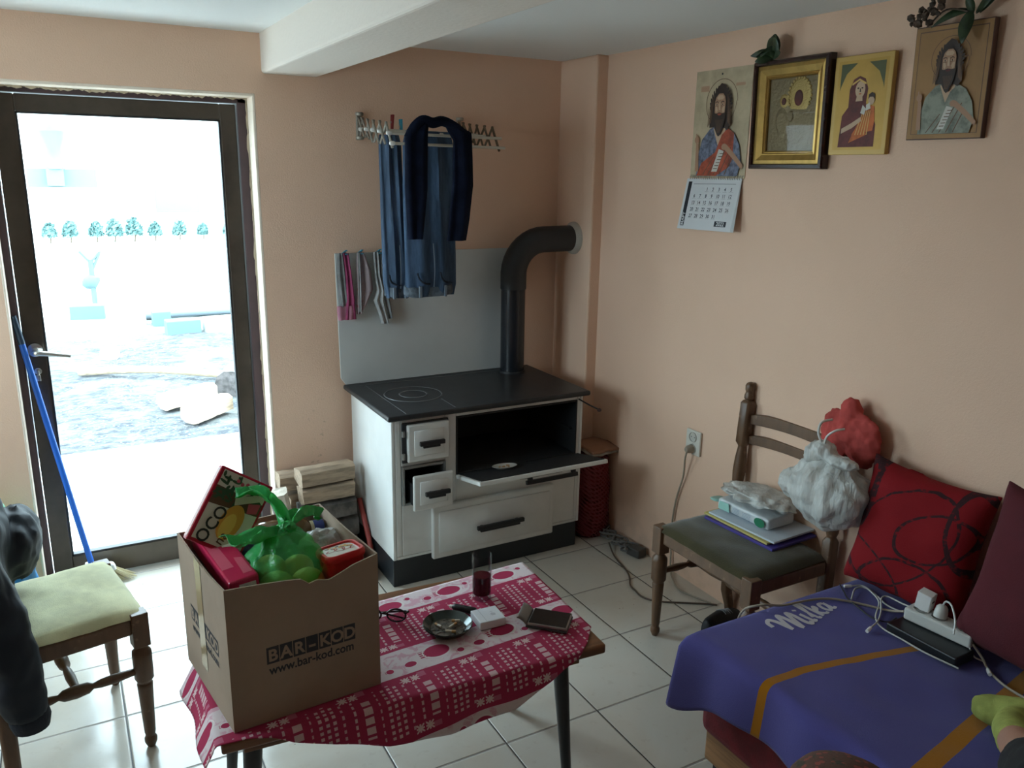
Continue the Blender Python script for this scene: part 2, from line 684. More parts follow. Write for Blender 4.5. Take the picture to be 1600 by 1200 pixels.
for i, (px, s) in enumerate(sx):
    Y = 14.6
    sh = thing('shrub', 'low shrub before the white house, ' + words_[i], 'shrub', (px, Y, .30), group='shrubs in front of the house')
    bm = B(); leafy(bm, (0, 0, .12), (s * .80, s * .7, s * 1.7), 300, .055, i)
    ob('foliage', bm, m_leaf, sh, smooth=False)
    bm = B(); tube(bm, [(0, 0, 0), (.01, 0, .12), (0, .01, .25)], .012, 6); tube(bm, [(0, 0, .05), (.06, 0, .2)], .008, 6, 0)
    ob('stem', bm, M('shrub_stem', (.12, .09, .06)) if i == 0 else bpy.data.materials['shrub_stem'], sh)

# tarpaulin-covered pile with blocks along its front
k = Mt('pale_tarpaulin', (.52, .56, .56), .5)
k.bump(k.noise(7, 3, stretch=(3, 1, .6)), .6, .05)
m_tarp = k.m
tp = thing('covered_pile', 'long heap under a pale tarpaulin out in the yard', 'tarpaulin', (.75, 9.2, -.16))
bm = B()
def tarp(u, v):
    X = -1.9 + 4.4 * u
    a = PI * v
    return (X, -.75 * math.cos(a) + .03 * math.sin(9 * u + 3 * v), max(0, .44 * math.sin(a) ** .6 * (1 - abs(2 * u - 1) ** 6) + .035 * noise.noise(Vector((X * 3, v * 6, 1)))))
grid(bm, tarp, 40, 16)
ob('tarpaulin', bm, m_tarp, tp, solid=.012)
bm = B(); tube(bm, [(-1.9, -.82, .05), (-.8, -.84, .06), (.6, -.83, .05), (2.4, -.84, .06)], .05, 10, 4)
ob('weight_pole', bm, M('grey_plastic_pipe', (.12, .15, .17), .5), tp)
m_cyan = M('grey_block', (.10, .16, .17), .8)
m_pblk = M('pale_block', (.62, .63, .6), .85)
for i, (px, py, sx_, m, lb) in enumerate([(-1.45, 8.7, .38, m_cyan, 'dark grey building block lying in the yard apart from the heap'),
                                       (-1.02, 8.05, .33, m_pblk, 'pale building block lying in the yard between two dark ones'),
                                       (-.70, 7.9, .2, m_cyan, 'small dark grey block lying by the near end of the covered heap'),
                                       (-.55, 7.2, .36, m_cyan, 'dark grey building block in front of the covered heap, against a pale one'),
                                       (-.14, 7.2, .36, m_pblk, 'pale building block in front of the covered heap, near the door jamb')]):
    bm = B(); box(bm, (0, 0, .09), (sx_, .2, .2))
    o = ob('building_block', bm, m, smooth=False, bev=.01, loc=(px, py, -.17), rot=(0, 0, .05 * (i - 2)))
    tag(o, lb, 'block', 'building blocks in the yard')
pump = thing('garden_pump', 'little hand pump on a post standing in the yard', 'pump', (-1.33, 9.6, -.16))
bm = B(); tube(bm, [(0, 0, 0), (0, 0, .62)], .035, 8, 0); blob(bm, (-.02, 0, .35), (.11, .08, .10), 2, .3)
ob('pump_body', bm, m_cyan, pump)
bm = B(); tube(bm, [(-.12, 0, .75), (0, 0, .62), (.12, 0, .74), (.02, 0, .52)], .018, 6, 3)
ob('pump_handle', bm, m_cyan, pump)

# firewood and stones near the step outside
m_bark = M('log_bark', (.13, .12, .12), .9, var=.25, vs=20, bump=.7, bs=40)
m_split = M('split_wood', (.62, .50, .36), .8, var=.18, vs=14, bump=.3, bs=40, stretch=(1, 6, 6))
def log_bm(L, r, seed, wedge=True):
    """split log along x: wedge cross-section with rough faces"""
    bm = B()
    rnd = random.Random(seed)
    sec = [(-r, -.75 * r), (-.35 * r, -r), (.5 * r, -.9 * r), (r, -.45 * r), (.95 * r, .5 * r), (.3 * r, .62 * r), (-.5 * r, .7 * r), (-1.02 * r, .45 * r)] if wedge else [(r * math.cos(i * PI / 5), r * math.sin(i * PI / 5)) for i in range(10)]
    rings = []
    for i in range(9):
        t = i / 8
        rings.append([(-L / 2 + L * t + rnd.uniform(-.004, .004) * (i in (0, 8)), a * (1 + .05 * noise.noise(Vector((t * 4, a * 30, seed)))), b * (1 + .07 * noise.noise(Vector((t * 5, b * 30, seed + 9))))) for a, b in sec])
    loft(bm, rings)
    n = len(sec)
    bm.faces.ensure_lookup_table()
    for f in bm.faces:
        f.material_index = 0
        if wedge and f.calc_center_median().z < -.55 * r:
            f.material_index = 1
    return bm
for i, (px, py, L, rz, r, w, lb) in enumerate([(-.92, 4.15, .44, .5, .08, True, 'pale split log lying on the leaves outside, topmost by the door jamb'),
                                            (-.84, 3.72, .40, .75, .08, True, 'pale split log outside, nearer the step than its neighbour'),
                                            (-.50, 4.5, .4, 1.2, .12, False, 'round dark log outside beside the door jamb'),
                                            (-.40, 3.75, .35, .2, .13, False, 'thick dark log outside, closest to the step')]):
    bm = log_bm(L, r, i, w)
    if not w:
        pass
    o = ob('firewood_log', bm, [m_split, m_bark] if w else m_bark, loc=(px, py, -.06), rot=(0, 0, rz), smooth=False)
    tag(o, lb, 'log', 'logs lying outside')
bm = B(); tube(bm, [(-.6, 0, 0), (0, .02, .03), (.7, 0, 0)], .035, 8, 4)
tag(ob('fallen_branch', bm, m_split, loc=(-1.12, 5.2, -.10), rot=(0, 0, -.5)), 'long pale branch lying across the dead leaves outside', 'branch')
bm = B(); blob(bm, (0, 0, 0), (.09, .09, .085), 3, .08)
tag(ob('play_ball', bm, m_white, loc=(-1.36, 6.15, -.09)), 'round white ball on the leaves outside, beyond the door lever', 'ball')

# ------------------------------------------------------------------ stove
k = Mt('white_enamel', (.72, .73, .71), .28, spec=.5)
k.vary(.05, 4)
m_enamel = k.m
k = Mt('black_cast_iron', (.022, .023, .025), .42, spec=.5)
k.vary(.2, 12)
k.bump(k.noise(180, 2), .12, .002)
m_iron = k.m
m_soot = M('sooty_steel', (.012, .012, .013), .75)
m_blackp = M('black_bakelite', (.015, .015, .016), .35)
m_plinth = M('dark_plinth_enamel', (.016, .02, .024), .38)
m_steel = M('dull_steel', (.35, .36, .35), .4, metal=.9)

SX0, SX1, SYF, SYB = -.632, .275, .376, .872
st = thing('kitchen_stove', 'white enamel wood burning stove with open oven flap against the back wall', 'stove', (-.18, .62, 0))
O = Vector((-.18, .62, 0))
def sb(bm, x0, x1, y0, y1, z0, z1, mi=0):
    bx(bm, x0 - O.x, x1 - O.x, y0 - O.y, y1 - O.y, z0, z1, mi)
bm = B()
sb(bm, SX0, SX0 + .015, SYF, SYB, .126, .735)          # side sheets
sb(bm, SX1 - .015, SX1, SYF, SYB, .126, .735)
sb(bm, SX0 + .015, SX1 - .015, SYB - .015, SYB, .126, .735)
sb(bm, SX0 + .015, SX1 - .015, SYF, SYB - .015, .126, .14)
# front sheet as strips round the openings
OVX0, OVX1, OVZ0, OVZ1 = -.349, .245, .458, .712
AX0, AX1, AZ0, AZ1 = -.592, -.40, .365, .532
FX0, FX1, FZ0, FZ1 = -.578, -.39, .552, .71
sb(bm, SX0 + .015, AX0, SYF, SYF + .012, .14, .735)
sb(bm, AX0, AX1, SYF, SYF + .012, .14, AZ0)
sb(bm, AX0, AX1, SYF, SYF + .012, AZ1, .735)
sb(bm, AX1, OVX0, SYF, SYF + .012, .14, .735)
sb(bm, OVX0, OVX1, SYF, SYF + .012, .14, OVZ0)
sb(bm, OVX0, OVX1, SYF, SYF + .012, OVZ1, .735)
sb(bm, OVX1, SX1 - .015, SYF, SYF + .012, .14, .735)
ob('body', bm, m_enamel, st, smooth=False, bev=.004)
bm = B(); sb(bm, SX0 + .004, SX1 - .004, .39, .86, 0, .126)
ob('plinth', bm, m_plinth, st, smooth=False, bev=.003)
# oven cavity, a box of dark sheets with a rack ledge
bm = B()
sb(bm, OVX0, OVX0 + .008, SYF - .002, .80, OVZ0, OVZ1)
sb(bm, OVX1 - .008, OVX1, SYF - .002, .80, OVZ0, OVZ1)
sb(bm, OVX0 + .008, OVX1 - .008, SYF - .002, .80, OVZ0, OVZ0 + .008)
sb(bm, OVX0 + .008, OVX1 - .008, SYF - .002, .80, OVZ1 - .008, OVZ1)
sb(bm, OVX0 + .008, OVX1 - .008, .79, .80, OVZ0 + .008, OVZ1 - .008)
for sx_ in (OVX0 + .008, OVX1 - .022):
    sb(bm, sx_, sx_ + .014, .40, .78, .57, .578)
ob('oven_cavity', bm, m_soot, st, smooth=False, bev=.002)
# oven flap, hanging open and level
HZ = .460
FT = math.radians(11)                                   # the flap hangs a little short of level
def flap(x0, x1, d0, d1, h0, h1, bm):
    """block on the flap: d measured out from the hinge, h off its plane"""
    def p(x, d, h): return (x - O.x, .372 - O.y - d * math.cos(FT) + h * math.sin(FT), HZ + d * math.sin(FT) + h * math.cos(FT))
    hexa(bm, [p(x0, d0, h0), p(x1, d0, h0), p(x1, d1, h0), p(x0, d1, h0), p(x0, d0, h1), p(x1, d0, h1), p(x1, d1, h1), p(x0, d1, h1)])
bm = B(); flap(-.352, .262, 0, .225, -.018, 0, bm)
fl_ = ob('oven_flap', bm, m_enamel, st, smooth=False, bev=.004)
bm = B(); flap(-.340, .250, .006, .216, 0, .003, bm)
ob('flap_lining', bm, m_soot, fl_, smooth=False)
bm = B(); flap(-.13, .12, .19, .205, -.052, -.034, bm); flap(-.12, -.10, .19, .205, -.036, -.018, bm); flap(.09, .11, .19, .205, -.036, -.018, bm)
ob('flap_handle', bm, m_blackp, fl_, smooth=False, bev=.003)
# fire door
bm = B(); sb(bm, FX0 - .012, FX1 + .004, SYF - .010, SYF + .004, FZ0 - .006, FZ1 + .006)
ob('fire_door_frame', bm, m_iron, st, smooth=False, bev=.006)
def panel_door(name, x0, x1, z0, z1, yf, th, mat, par):
    """pressed enamel door: slab, raised rim and centre field"""
    bm = B()
    sb(bm, x0, x1, yf, yf + th, z0, z1)
    m = .022
    hexa(bm, [(x0 + m - O.x, yf - O.y, z0 + m), (x1 - m - O.x, yf - O.y, z0 + m), (x1 - m - O.x, yf - O.y, z1 - m), (x0 + m - O.x, yf - O.y, z1 - m),
              (x0 + m + .008 - O.x, yf - .005 - O.y, z0 + m + .008), (x1 - m - .008 - O.x, yf - .005 - O.y, z0 + m + .008), (x1 - m - .008 - O.x, yf - .005 - O.y, z1 - m - .008), (x0 + m + .008 - O.x, yf - .005 - O.y, z1 - m - .008)])
    return ob(name, bm, mat, par, smooth=True, bev=.007, seg=3, angle=50)
fd = panel_door('fire_door', FX0 + .006, FX1, FZ0, FZ1, SYF - .028, .02, m_enamel, st)
def grip(x0, x1, z, y, par, name='door_handle'):
    bm = B()
    sb(bm, x0, x1, y - .028, y - .012, z - .004, z + .014)
    sb(bm, x0 + .014, x1 - .02, y - .026, y - .014, z - .014, z - .004)
    for q in (x0 + .02, x1 - .035):
        sb(bm, q, q + .014, y - .014, y, z - .002, z + .01)
    return ob(name, bm, m_blackp, par, smooth=False, bev=.003)
grip(-.532, -.424, .630, SYF - .034, fd)
bm = B()
bm.free()
for z_ in (.58, .675):
    bm = B()
    lathe(bm, [(.007, -.012), (.007, .012)], 10, (FX0 - .010 - O.x, SYF - .02 - O.y, z_))
    ob('hinge', bm, m_steel, fd)
# ash drawer, pulled out a little
bm = B()
sb(bm, AX0, AX0 + .012, SYF - .012, SYF + .10, AZ0, AZ1)
sb(bm, AX1 - .012, AX1, SYF - .012, SYF + .10, AZ0, AZ1)
sb(bm, AX0 + .012, AX1 - .012, SYF - .012, SYF + .10, AZ0, AZ0 + .012)
sb(bm, AX0 + .012, AX1 - .012, SYF - .012, SYF + .10, AZ1 - .012, AZ1)
ob('ash_opening', bm, m_steel, st, smooth=False, bev=.003)
ad = panel_door('ash_drawer', -.562, -.388, .352, .503, .318, .016, m_enamel, st)
bm = B()
sb(bm, -.558, -.552, .334, .58, .372, .46); sb(bm, -.42, -.414, .334, .58, .372, .46); sb(bm, -.552, -.42, .334, .58, .372, .378); sb(bm, -.552, -.42, .574, .58, .378, .46)
ob('drawer_tray', bm, m_soot, ad, smooth=False)
grip(-.522, -.414, .425, .313, ad, 'drawer_handle')
# wood drawer
wd = panel_door('wood_drawer', -.466, .122, .106, .343, .352, .024, m_enamel, st)
grip(-.272, -.045, .213, .347, wd, 'drawer_handle')
bm = B(); sb(bm, -.045, .172, .366, .378, .387, .397)
ob('vent_slot', bm, m_blackp, st, smooth=False)
# cooking plate
bm = B()
sb(bm, -.657, .290, .338, .905, .735, .757)
ct = ob('cooktop', bm, m_iron, st, smooth=False, bev=.008, seg=3)
bm = B()
sb(bm, -.575, -.572, .36, .84, .757, .7585)
sb(bm, -.36, -.357, .36, .50, .757, .7585)
sb(bm, -.60, .25, .848, .851, .757, .7585)
ob('plate_seam', bm, m_steel if False else M('worn_iron_edge', (.12, .125, .13), .4, metal=.4), ct, smooth=False)
bm = B()
for r in (.058, .122):
    rg = []
    for i in range(48):
        a = 2 * PI * i / 48
        rg.append([(-.437 + (r + dr) * math.cos(a) - O.x, .62 + (r + dr) * math.sin(a) - O.y, .7575 + dz) for dr, dz in ((-.0035, 0), (-.002, .0018), (.002, .0018), (.0035, 0))])
    loft(bm, rg + [rg[0]], closed=False, cap=False)
ob('hob_ring', bm, bpy.data.materials['worn_iron_edge'], ct)
# damper rod at the right corner
bm = B(); tube(bm, [(.248 - O.x, .372 - O.y, .716), (.285 - O.x, .340 - O.y, .692), (.318 - O.x, .325 - O.y, .674)], .0035, 8, 3)
ob('damper_rod', bm, m_iron, st)
bm = B(); blob(bm, (.327 - O.x, .322 - O.y, .668), (.011, .010, .009), 2)
ob('damper_knob', bm, M('dark_red_brown_knob', (.06, .025, .02), .4), st)
# splash panel standing on the back of the plate
k = Mt('grey_white_panel', (.56, .58, .57), .45)
k.vary(.04, 3)
m_panel = k.m
bm = B()
M4 = frame_m((-.645 - O.x, .903 - O.y, .757), (1, 0, 0), (0, 0, 1))
prism(bm, [(0, .0), (.82, .0), (.82, .58), (-.03, .58), (-.022, .03)], M4, .008)
ob('splash_panel', bm, m_panel, st, smooth=False, bev=.002)
# oven contents: small plate with crumbs on the flap
bm = B(); lathe(bm, [(.001, .004), (.035, .004), (.052, .012), (.054, .011), (.036, 0), (.001, 0)], 28)
pl_ = ob('saucer', bm, M('white_china', (.66, .64, .58), .25), loc=(-.150, .318, HZ + .0145), rot=(-FT, 0, 0))
tag(pl_, 'small pale saucer with crumbs on the open oven flap', 'saucer')
bm = B()
for i in range(9):
    blob(bm, (random.uniform(-.025, .025), random.uniform(-.025, .025), .0075), (.006, .004, .0035), 1, .4, 3, i)
ob('crumbs', bm, M('bread_crumbs', (.40, .22, .09), .8), pl_)['kind'] = 'stuff'

# stove pipe
k = Mt('matt_black_pipe', (.016, .017, .019), .5)
m_pipe2 = k.m
m_pipe = M('glossy_black_pipe', (.012, .014, .018), .22)
PX, PY, PR = .142, .795, .057
pp = thing('stove_pipe', 'black stove pipe rising from the cooktop and bending into the chimney', 'pipe', (PX, PY, .7575))
bm = B(); lathe(bm, [(PR, 0), (PR, .46)], 40)
ob('straight_pipe', bm, m_pipe, pp)
bm = B(); lathe(bm, [(PR + .006, 0), (PR + .006, .012)], 40)
ob('pipe_collar', bm, m_iron, pp)
bm = B()
R_ = .15
path = [(0, 0, .40)] + [(0, 0, .475)]
ang = [i / 9 * PI / 2 for i in range(1, 10)]
pz0 = .475
pts = path + [(R_ - R_ * math.cos(a), -.012 * math.sin(a), pz0 + R_ * math.sin(a)) for a in ang] + [(.23, -.02, pz0 + R_ + .002), (.318, -.028, pz0 + R_ + .004)]
tube(bm, pts, [PR + .0035] * len(pts), 40, 0)
el = ob('pipe_elbow', bm, m_pipe2, pp)
k = Mt('grey_mortar', (.40, .36, .31), .9)
k.bump(k.noise(60, 3), .6, .006)
bm = B()
lathe(bm, [(PR + .004, .285), (PR + .018, .300), (PR + .02, .312)], 32, (0, -.026, pz0 + R_ + .004), ax='x')
ob('mortar_ring', bm, k.m, pp)

# ------------------------------------------------------------------ chairs
k = Mt('worn_brown_wood', (.135, .068, .032), .42)
k.vary(.14, 9, stretch=(3, 3, .8))
k.paint(k.noise(30, 4).sm(.62, .75) * .5, (.34, .20, .11))
m_chair = k.m
def velvet(name, col):
    k = Mt(name, col, .9, spec=.15)
    k.vary(.14, 7)
    k.bump(k.noise(260, 2), .3, .003)
    k.sheen(.35)
    return k.m
def build_chair(label, loc, rz, width, seatm):
    t = thing('dining_chair', label, 'chair', loc, (0, 0, rz), 'turned-leg dining chairs')
    w = width / 2
    yf, yb, zs = -.185, .165, .45
    # front legs: block, neck, turned knuckle, taper, ball foot
    for sx_ in (-1, 1):
        bm = B()
        cx = sx_ * (w - .022)
        box(bm, (cx, yf, .395), (.046, .046, .105))
        rings = []
        for r, z_, sq in ((.017, .345, 0), (.016, .335, 0), (.026, .322, .5), (.027, .31, .6), (.026, .235, .6), (.019, .222, 0), (.022, .216, 0), (.021, .20, 0), (.0155, .05, 0), (.013, .04, 0), (.018, .03, 0), (.0175, .018, 0), (.010, 0, 0)):
            ring = []
            for i in range(16):
                a = 2 * PI * i / 16 + PI / 16
                q = 1 / max(abs(math.cos(a)), abs(math.sin(a)))
                rr = r * (1 + sq * (q - 1) * .55)
                ring.append((cx + rr * math.cos(a), yf + rr * math.sin(a), z_))
            rings.append(ring)
        loft(bm, rings[::-1])
        ob('leg', bm, m_chair, t, bev=.003)
    # rear posts, one with its finial on top each
    for sx_ in (-1, 1):
        bm = B()
        cx = sx_ * (w - .022)
        def post(z_): return yb + .0 + (.02 if z_ < .1 else 0) + .03 * max(0, (z_ - .45) / .5)
        rings = []
        for r, z_, sq in ((.014, 0, 0), (.017, .03, .5), (.019, .10, .8), (.020, .2, 1), (.022, .30, 1), (.022, .50, 1), (.016, .515, 0), (.021, .535, 0), (.021, .56, 0), (.0235, .60, .2), (.022, .65, 0), (.016, .70, 0), (.020, .708, .3), (.0235, .716, 1), (.0235, .865, 1), (.019, .875, .5), (.012, .879, 0), (.018, .884, 0), (.0185, .895, 0), (.014, .908, 0), (.018, .918, 0), (.019, .932, 0), (.014, .942, 0), (.004, .946, 0)):
            ring = []
            for i in range(16):
                a = 2 * PI * i / 16 + PI / 16
                q = 1 / max(abs(math.cos(a)), abs(math.sin(a)))
                rr = r * (1 + sq * (q - 1) * .95)
                ring.append((cx + rr * math.cos(a), post(z_) + rr * math.sin(a), z_))
            rings.append(ring)
        loft(bm, rings)
        ob('rear_post', bm, m_chair, t, bev=.002)
    # seat rails
    bm = B()
    bx(bm, -w + .045, w - .045, yf - .012, yf + .014, .385, .434)
    bx(bm, -w + .045, w - .045, yb - .012, yb + .012, .385, .434)
    for sx_ in (-1, 1):
        bx(bm, sx_ * (w - .022) - .013, sx_ * (w - .022) + .013, yf + .022, yb - .022, .385, .434)
    ob('seat_rail', bm, m_chair, t, smooth=False, bev=.005)
    # upholstered seat
    bm = B()
    def top(u, v):
        a, b = 2 * u - 1, 2 * v - 1
        e = (1 - abs(a) ** 5) * (1 - abs(b) ** 5)
        return (a * (w - .004) * (1 - .05 * (v)), yf - .022 + (yb - yf + .02) * v, .436 + .030 * max(0, e) ** .45 + .004 * noise.noise(Vector((a * 3, b * 3, w * 9))))
    grid(bm, top, 24, 24)
    bx(bm, -w + .03, w - .03, yf + .01, yb - .02, .425, .438)
    ob('seat', bm, seatm, t)
    # two curved back rails
    for za, hgt in ((.815, .05), (.735, .045)):
        bm = B()
        def rail(s_, z_):
            return s_
        fr, bk = [], []
        n = 14
        rings = []
        for i in range(n + 1):
            t_ = -1 + 2 * i / n
            xx = t_ * (w - .044)
            yy = yb + .028 + .02 * (1 - t_ * t_)
            hz = hgt * (.72 + .28 * (1 - t_ ** 4)) if True else hgt
            rings.append([(xx, yy - .009, za - hgt * .5 + (.008 * (1 - t_ * t_))), (xx, yy + .009, za - hgt * .5 + (.008 * (1 - t_ * t_))), (xx, yy + .009, za - hgt * .5 + hz), (xx, yy - .009, za - hgt * .5 + hz)])
        loft(bm, rings)
        ob('back_rail', bm, m_chair, t, bev=.003)
    # turned stretchers
    def turned(p, q):
        P, Q = Vector(p), Vector(q)
        bm = B()
        rings = []
        prof = [(0, .010), (.1, .012), (.2, .014), (.3, .012), (.36, .008), (.40, .016), (.5, .019), (.6, .016), (.64, .008), (.7, .012), (.8, .014), (.9, .012), (1, .010)]
        d = (Q - P).normalized()
        n1 = d.cross(Vector((0, 0, 1))).normalized()
        n2 = n1.cross(d)
        for s_, r in prof:
            c = P + (Q - P) * s_
            rings.append([c + n1 * r * math.cos(2 * PI * i / 12) + n2 * r * math.sin(2 * PI * i / 12) for i in range(12)])
        loft(bm, rings)
        return bm
    for sx_ in (-1, 1):
        ob('stretcher', turned((sx_ * (w - .022), yf + .02, .262), (sx_ * (w - .022), yb - .012, .262)), m_chair, t)
    ob('stretcher', turned((-w + .03, -.01, .262), (w - .03, -.01, .262)), m_chair, t)
    return t
ch_r = build_chair('brown wooden chair with olive seat in a shaded tone beside the bed, bags piled on it', (.30, -.622, 0), -PI / 2, .492, velvet('olive_velvet_shaded', (.050, .040, .011)))  # same olive velvet, darkened: the shade on this seat is in its colour
ch_l = build_chair('brown wooden chair with olive seat painted daylight-pale near the door, jacket over its back', (-1.836, -.028, 0), PI / 2 + .19, .43, velvet('olive_velvet_lit', (.74, .74, .46)))  # same olive velvet, lightened: the door-side daylight is in its colour

# ------------------------------------------------------------------ coffee table
k = Mt('table_veneer', (.20, .085, .035), .35)
k.vary(.2, 6, stretch=(1, 8, 8))
m_veneer = k.m
m_tleg = M('black_table_leg', (.015, .015, .017), .3)
TA = Vector((-1.513, -.914, 0))
TANG = math.atan2(-.062, .971)
TL, TD, TZ = .972, .50, .475
tb = thing('coffee_table', 'low brown coffee table with black tapered legs under the red cloth', 'table', TA, (0, 0, TANG))
bm = B(); bx(bm, 0, TL, 0, TD, TZ - .028, TZ)
ob('tabletop', bm, m_veneer, tb, smooth=False, bev=.006, seg=3)
bm = B(); bx(bm, .05, TL - .05, .05, .07, TZ - .075, TZ - .028); bx(bm, .05, TL - .05, TD - .07, TD - .05, TZ - .075, TZ - .028); bx(bm, .05, .07, .07, TD - .07, TZ - .075, TZ - .028); bx(bm, TL - .07, TL - .05, .07, TD - .07, TZ - .075, TZ - .028)
ob('apron', bm, m_veneer, tb, smooth=False, bev=.003)
for lx, ly, ox in ((.075, .075, -.03), (TL - .10, .075, .03), (.075, TD - .075, -.03), (TL - .10, TD - .075, .03)):
    bm = B(); tube(bm, [(lx, ly, TZ - .03), (lx + ox, ly + (-.02 if ly < .2 else .02), 0)], [.0235, .0125], 20, 0)
    ob('leg', bm, m_tleg, tb)

# tablecloth, draped; U along the length, V from the back edge forward
k = Mt('woven_red_cloth', (.36, .035, .085), .9, spec=.15)
n = k.t.nodes.new('ShaderNodeUVMap')
sp = k.t.nodes.new('ShaderNodeSeparateXYZ')
k.t.links.new(n.outputs[0], sp.inputs[0])
U, V = N(k.t, sp.outputs[0]), N(k.t, sp.outputs[1])
def band(a, b): return V.gt(a) * V.lt(b)
white = (band(-.1, .086) + band(.258, .364) + band(.554, .9)).mn(1.0)
wv = ((V - .086) / .172) * V.lt(.30) + ((V - .364) / .19) * V.gt(.30)
red = 1.0 - white
P = .168
uu = (U / P + 10.0).fr()
pk = (.62, .42, .44)
def cols(a, b, nn, lo, hi, duty=.62): return uu.gt(a) * uu.lt(b) * (wv * nn).fr().lt(duty) * wv.gt(lo) * wv.lt(hi)
k.paint(red * uu.gt(.03) * uu.lt(.16) * wv.gt(.03) * wv.lt(.13) * .55, (.55, .2, .28))
k.paint(red * uu.gt(.03) * uu.lt(.16) * wv.gt(.86) * wv.lt(.93) * .55, (.55, .2, .28))
k.paint(red * cols(.03, .16, 8, .26, .78, .72), pk)
k.paint(red * cols(.27, .305, 11, .2, .82, .6), pk)
k.paint(red * cols(.44, .475, 11, .12, .9, .5) * .8, pk)
k.paint(red * cols(.56, .61, 13, .14, .88, .55), pk)
k.paint(red * cols(.66, .71, 13, .10, .92, .55), pk)
k.paint(red * cols(.76, .81, 13, .14, .88, .55), pk)
k.paint(red * cols(.90, .925, 11, .12, .9, .5) * .8, pk)
for su, sv in ((.375, .12), (.375, .88), (.22, .12), (.22, .88)):
    ax = ((uu - su) * (P / .2)).ab()
    ay = (wv - sv).ab()
    star = (ax.mx(ay).lt(.055)) * ((ax - ay).ab().lt(.016) + ax.lt(.012) + ay.lt(.012)).mn(1.0)
    k.paint(red * star, (.68, .5, .5))
k.paint(white, (.66, .56, .57))
blot = k.noise(26, 3, .6, kind='UV', dist=.8)
k.paint(white * blot.sm(.50, .60) * .7, (.58, .27, .35))
def pom(cu_, cv_, rx, ry, per, shift=0):
    a = (((U + shift) / per + 20.0).fr() - .5) * per - cu_
    b = V - cv_
    d = (a / rx).sq() + (b / ry).sq()
    body = d.lt(1.0)
    crown = (a - rx * 1.15).ab().lt(rx * .28) * (b).ab().lt(ry * .55) * ((b * (3.0 / ry)).fr().lt(.6))
    k.paint(white * (body + crown).mn(1.0), (.36, .03, .08))
    k.paint(white * ((d - 1.25).ab().lt(.1)), (.72, .66, .64))
pom(0, .045, .036, .023, .19)
pom(.075, .055, .012, .010, .19)
pom(-.06, .03, .008, .008, .19)
pom(0, .308, .036, .025, .205, .07)
pom(.085, .33, .016, .011, .205, .07)
pom(-.06, .335, .010, .009, .205, .07)
pom(0, .598, .032, .026, .17, .03)
pom(.06, .590, .013, .017, .17, .03)
pom(-.05, .592, .008, .010, .17, .03)
k.bump(k.noise(700, 2, .5, kind='Object'), .35, .002)
m_cloth = k.m
CANG = math.radians(3.0)
CO = Vector((-.512, -.470, TZ))            # back right corner of the cloth
cU = Vector((-math.cos(CANG), -math.sin(CANG), 0))   # along the back edge, towards the box end
cV = Vector((math.sin(CANG), -math.cos(CANG), 0))
tX = Vector((math.cos(TANG), math.sin(TANG), 0))
tY = Vector((-math.sin(TANG), math.cos(TANG), 0))
HEM = [(-.2, .0), (.05, .004), (.11, .019), (.15, .042), (.235, .073), (.354, .106), (.515, .125), (.60, .12), (.687, .104), (.795, .057), (.832, .037), (.878, .018), (.93, -.03), (.975, -.09), (1.2, -.12)]
def reach(U_):
    """width of the cloth at U_: to the table's front edge plus the bowed hem"""
    p = CO + cU * U_ - TA
    w = p.dot(tY) / -cV.dot(tY)
    a = (p + cV * w + cU * .105 * w * (1 - U_ / 1.085)).dot(tX)
    for (a0, d0), (a1, d1) in zip(HEM, HEM[1:]):
        if a0 <= a <= a1:
            return w + d0 + (d1 - d0) * (a - a0) / (a1 - a0)
    return w
def cloth(u, v):
    U_ = 1.085 * u
    V_ = reach(U_) * v
    p = CO + cU * (U_ + .105 * V_ * (1 - u)) + cV * V_
    q = p - TA
    a, b = q.dot(tX), q.dot(tY)           # on the table: a along, b in
    z_ = TZ + .0035 + .0012 * noise.noise(Vector((p.x * 14, p.y * 14, 0)))
    over_f = max(0, -b - .004)
    over_l = max(0, -a - .004)
    over_b = max(0, b - TD - .004)
    over_r = max(0, a - TL - .004)
    wob = .007 * math.sin(a * 17 + 1) + .003 * math.sin(a * 39)
    # first 1.5 cm rolls over the edge, the rest hangs down
    def hang(s, w):
        if s <= 0: return 0, 0
        r = .012
        if s < r * PI / 2:
            return r * math.sin(s / r), r * (1 - math.cos(s / r))
        d = s - r * PI / 2
        return r + w * min(1, d / .1) + .10 * d, r + d * .99
    of, df = hang(over_f, .006 + wob)
    ol, dl = hang(over_l, .040 + .010 * math.sin(b * 22))
    obk, db = hang(over_b, .002)
    orr, dr = hang(over_r, .002)
    b2 = b if (over_f <= 0 and over_b <= 0) else (-.004 - of if over_f > 0 else TD + .004 + obk)
    a2 = a if (over_l <= 0 and over_r <= 0) else (-.004 - ol if over_l > 0 else TL + .004 + orr)
    z_ -= max(df, dl, db, dr) + .35 * min(df, dl)
    c = TA + tX * a2 + tY * b2
    return (c.x, c.y, z_)
bm = B()
grid(bm, cloth, 120, 84, uv=lambda a, b: (1.085 * a, reach(1.085 * a) * b))
tc = ob('tablecloth', bm, m_cloth, solid=.0018)
tag(tc, 'red and white patterned cloth with pomegranates draped over the coffee table', 'tablecloth')

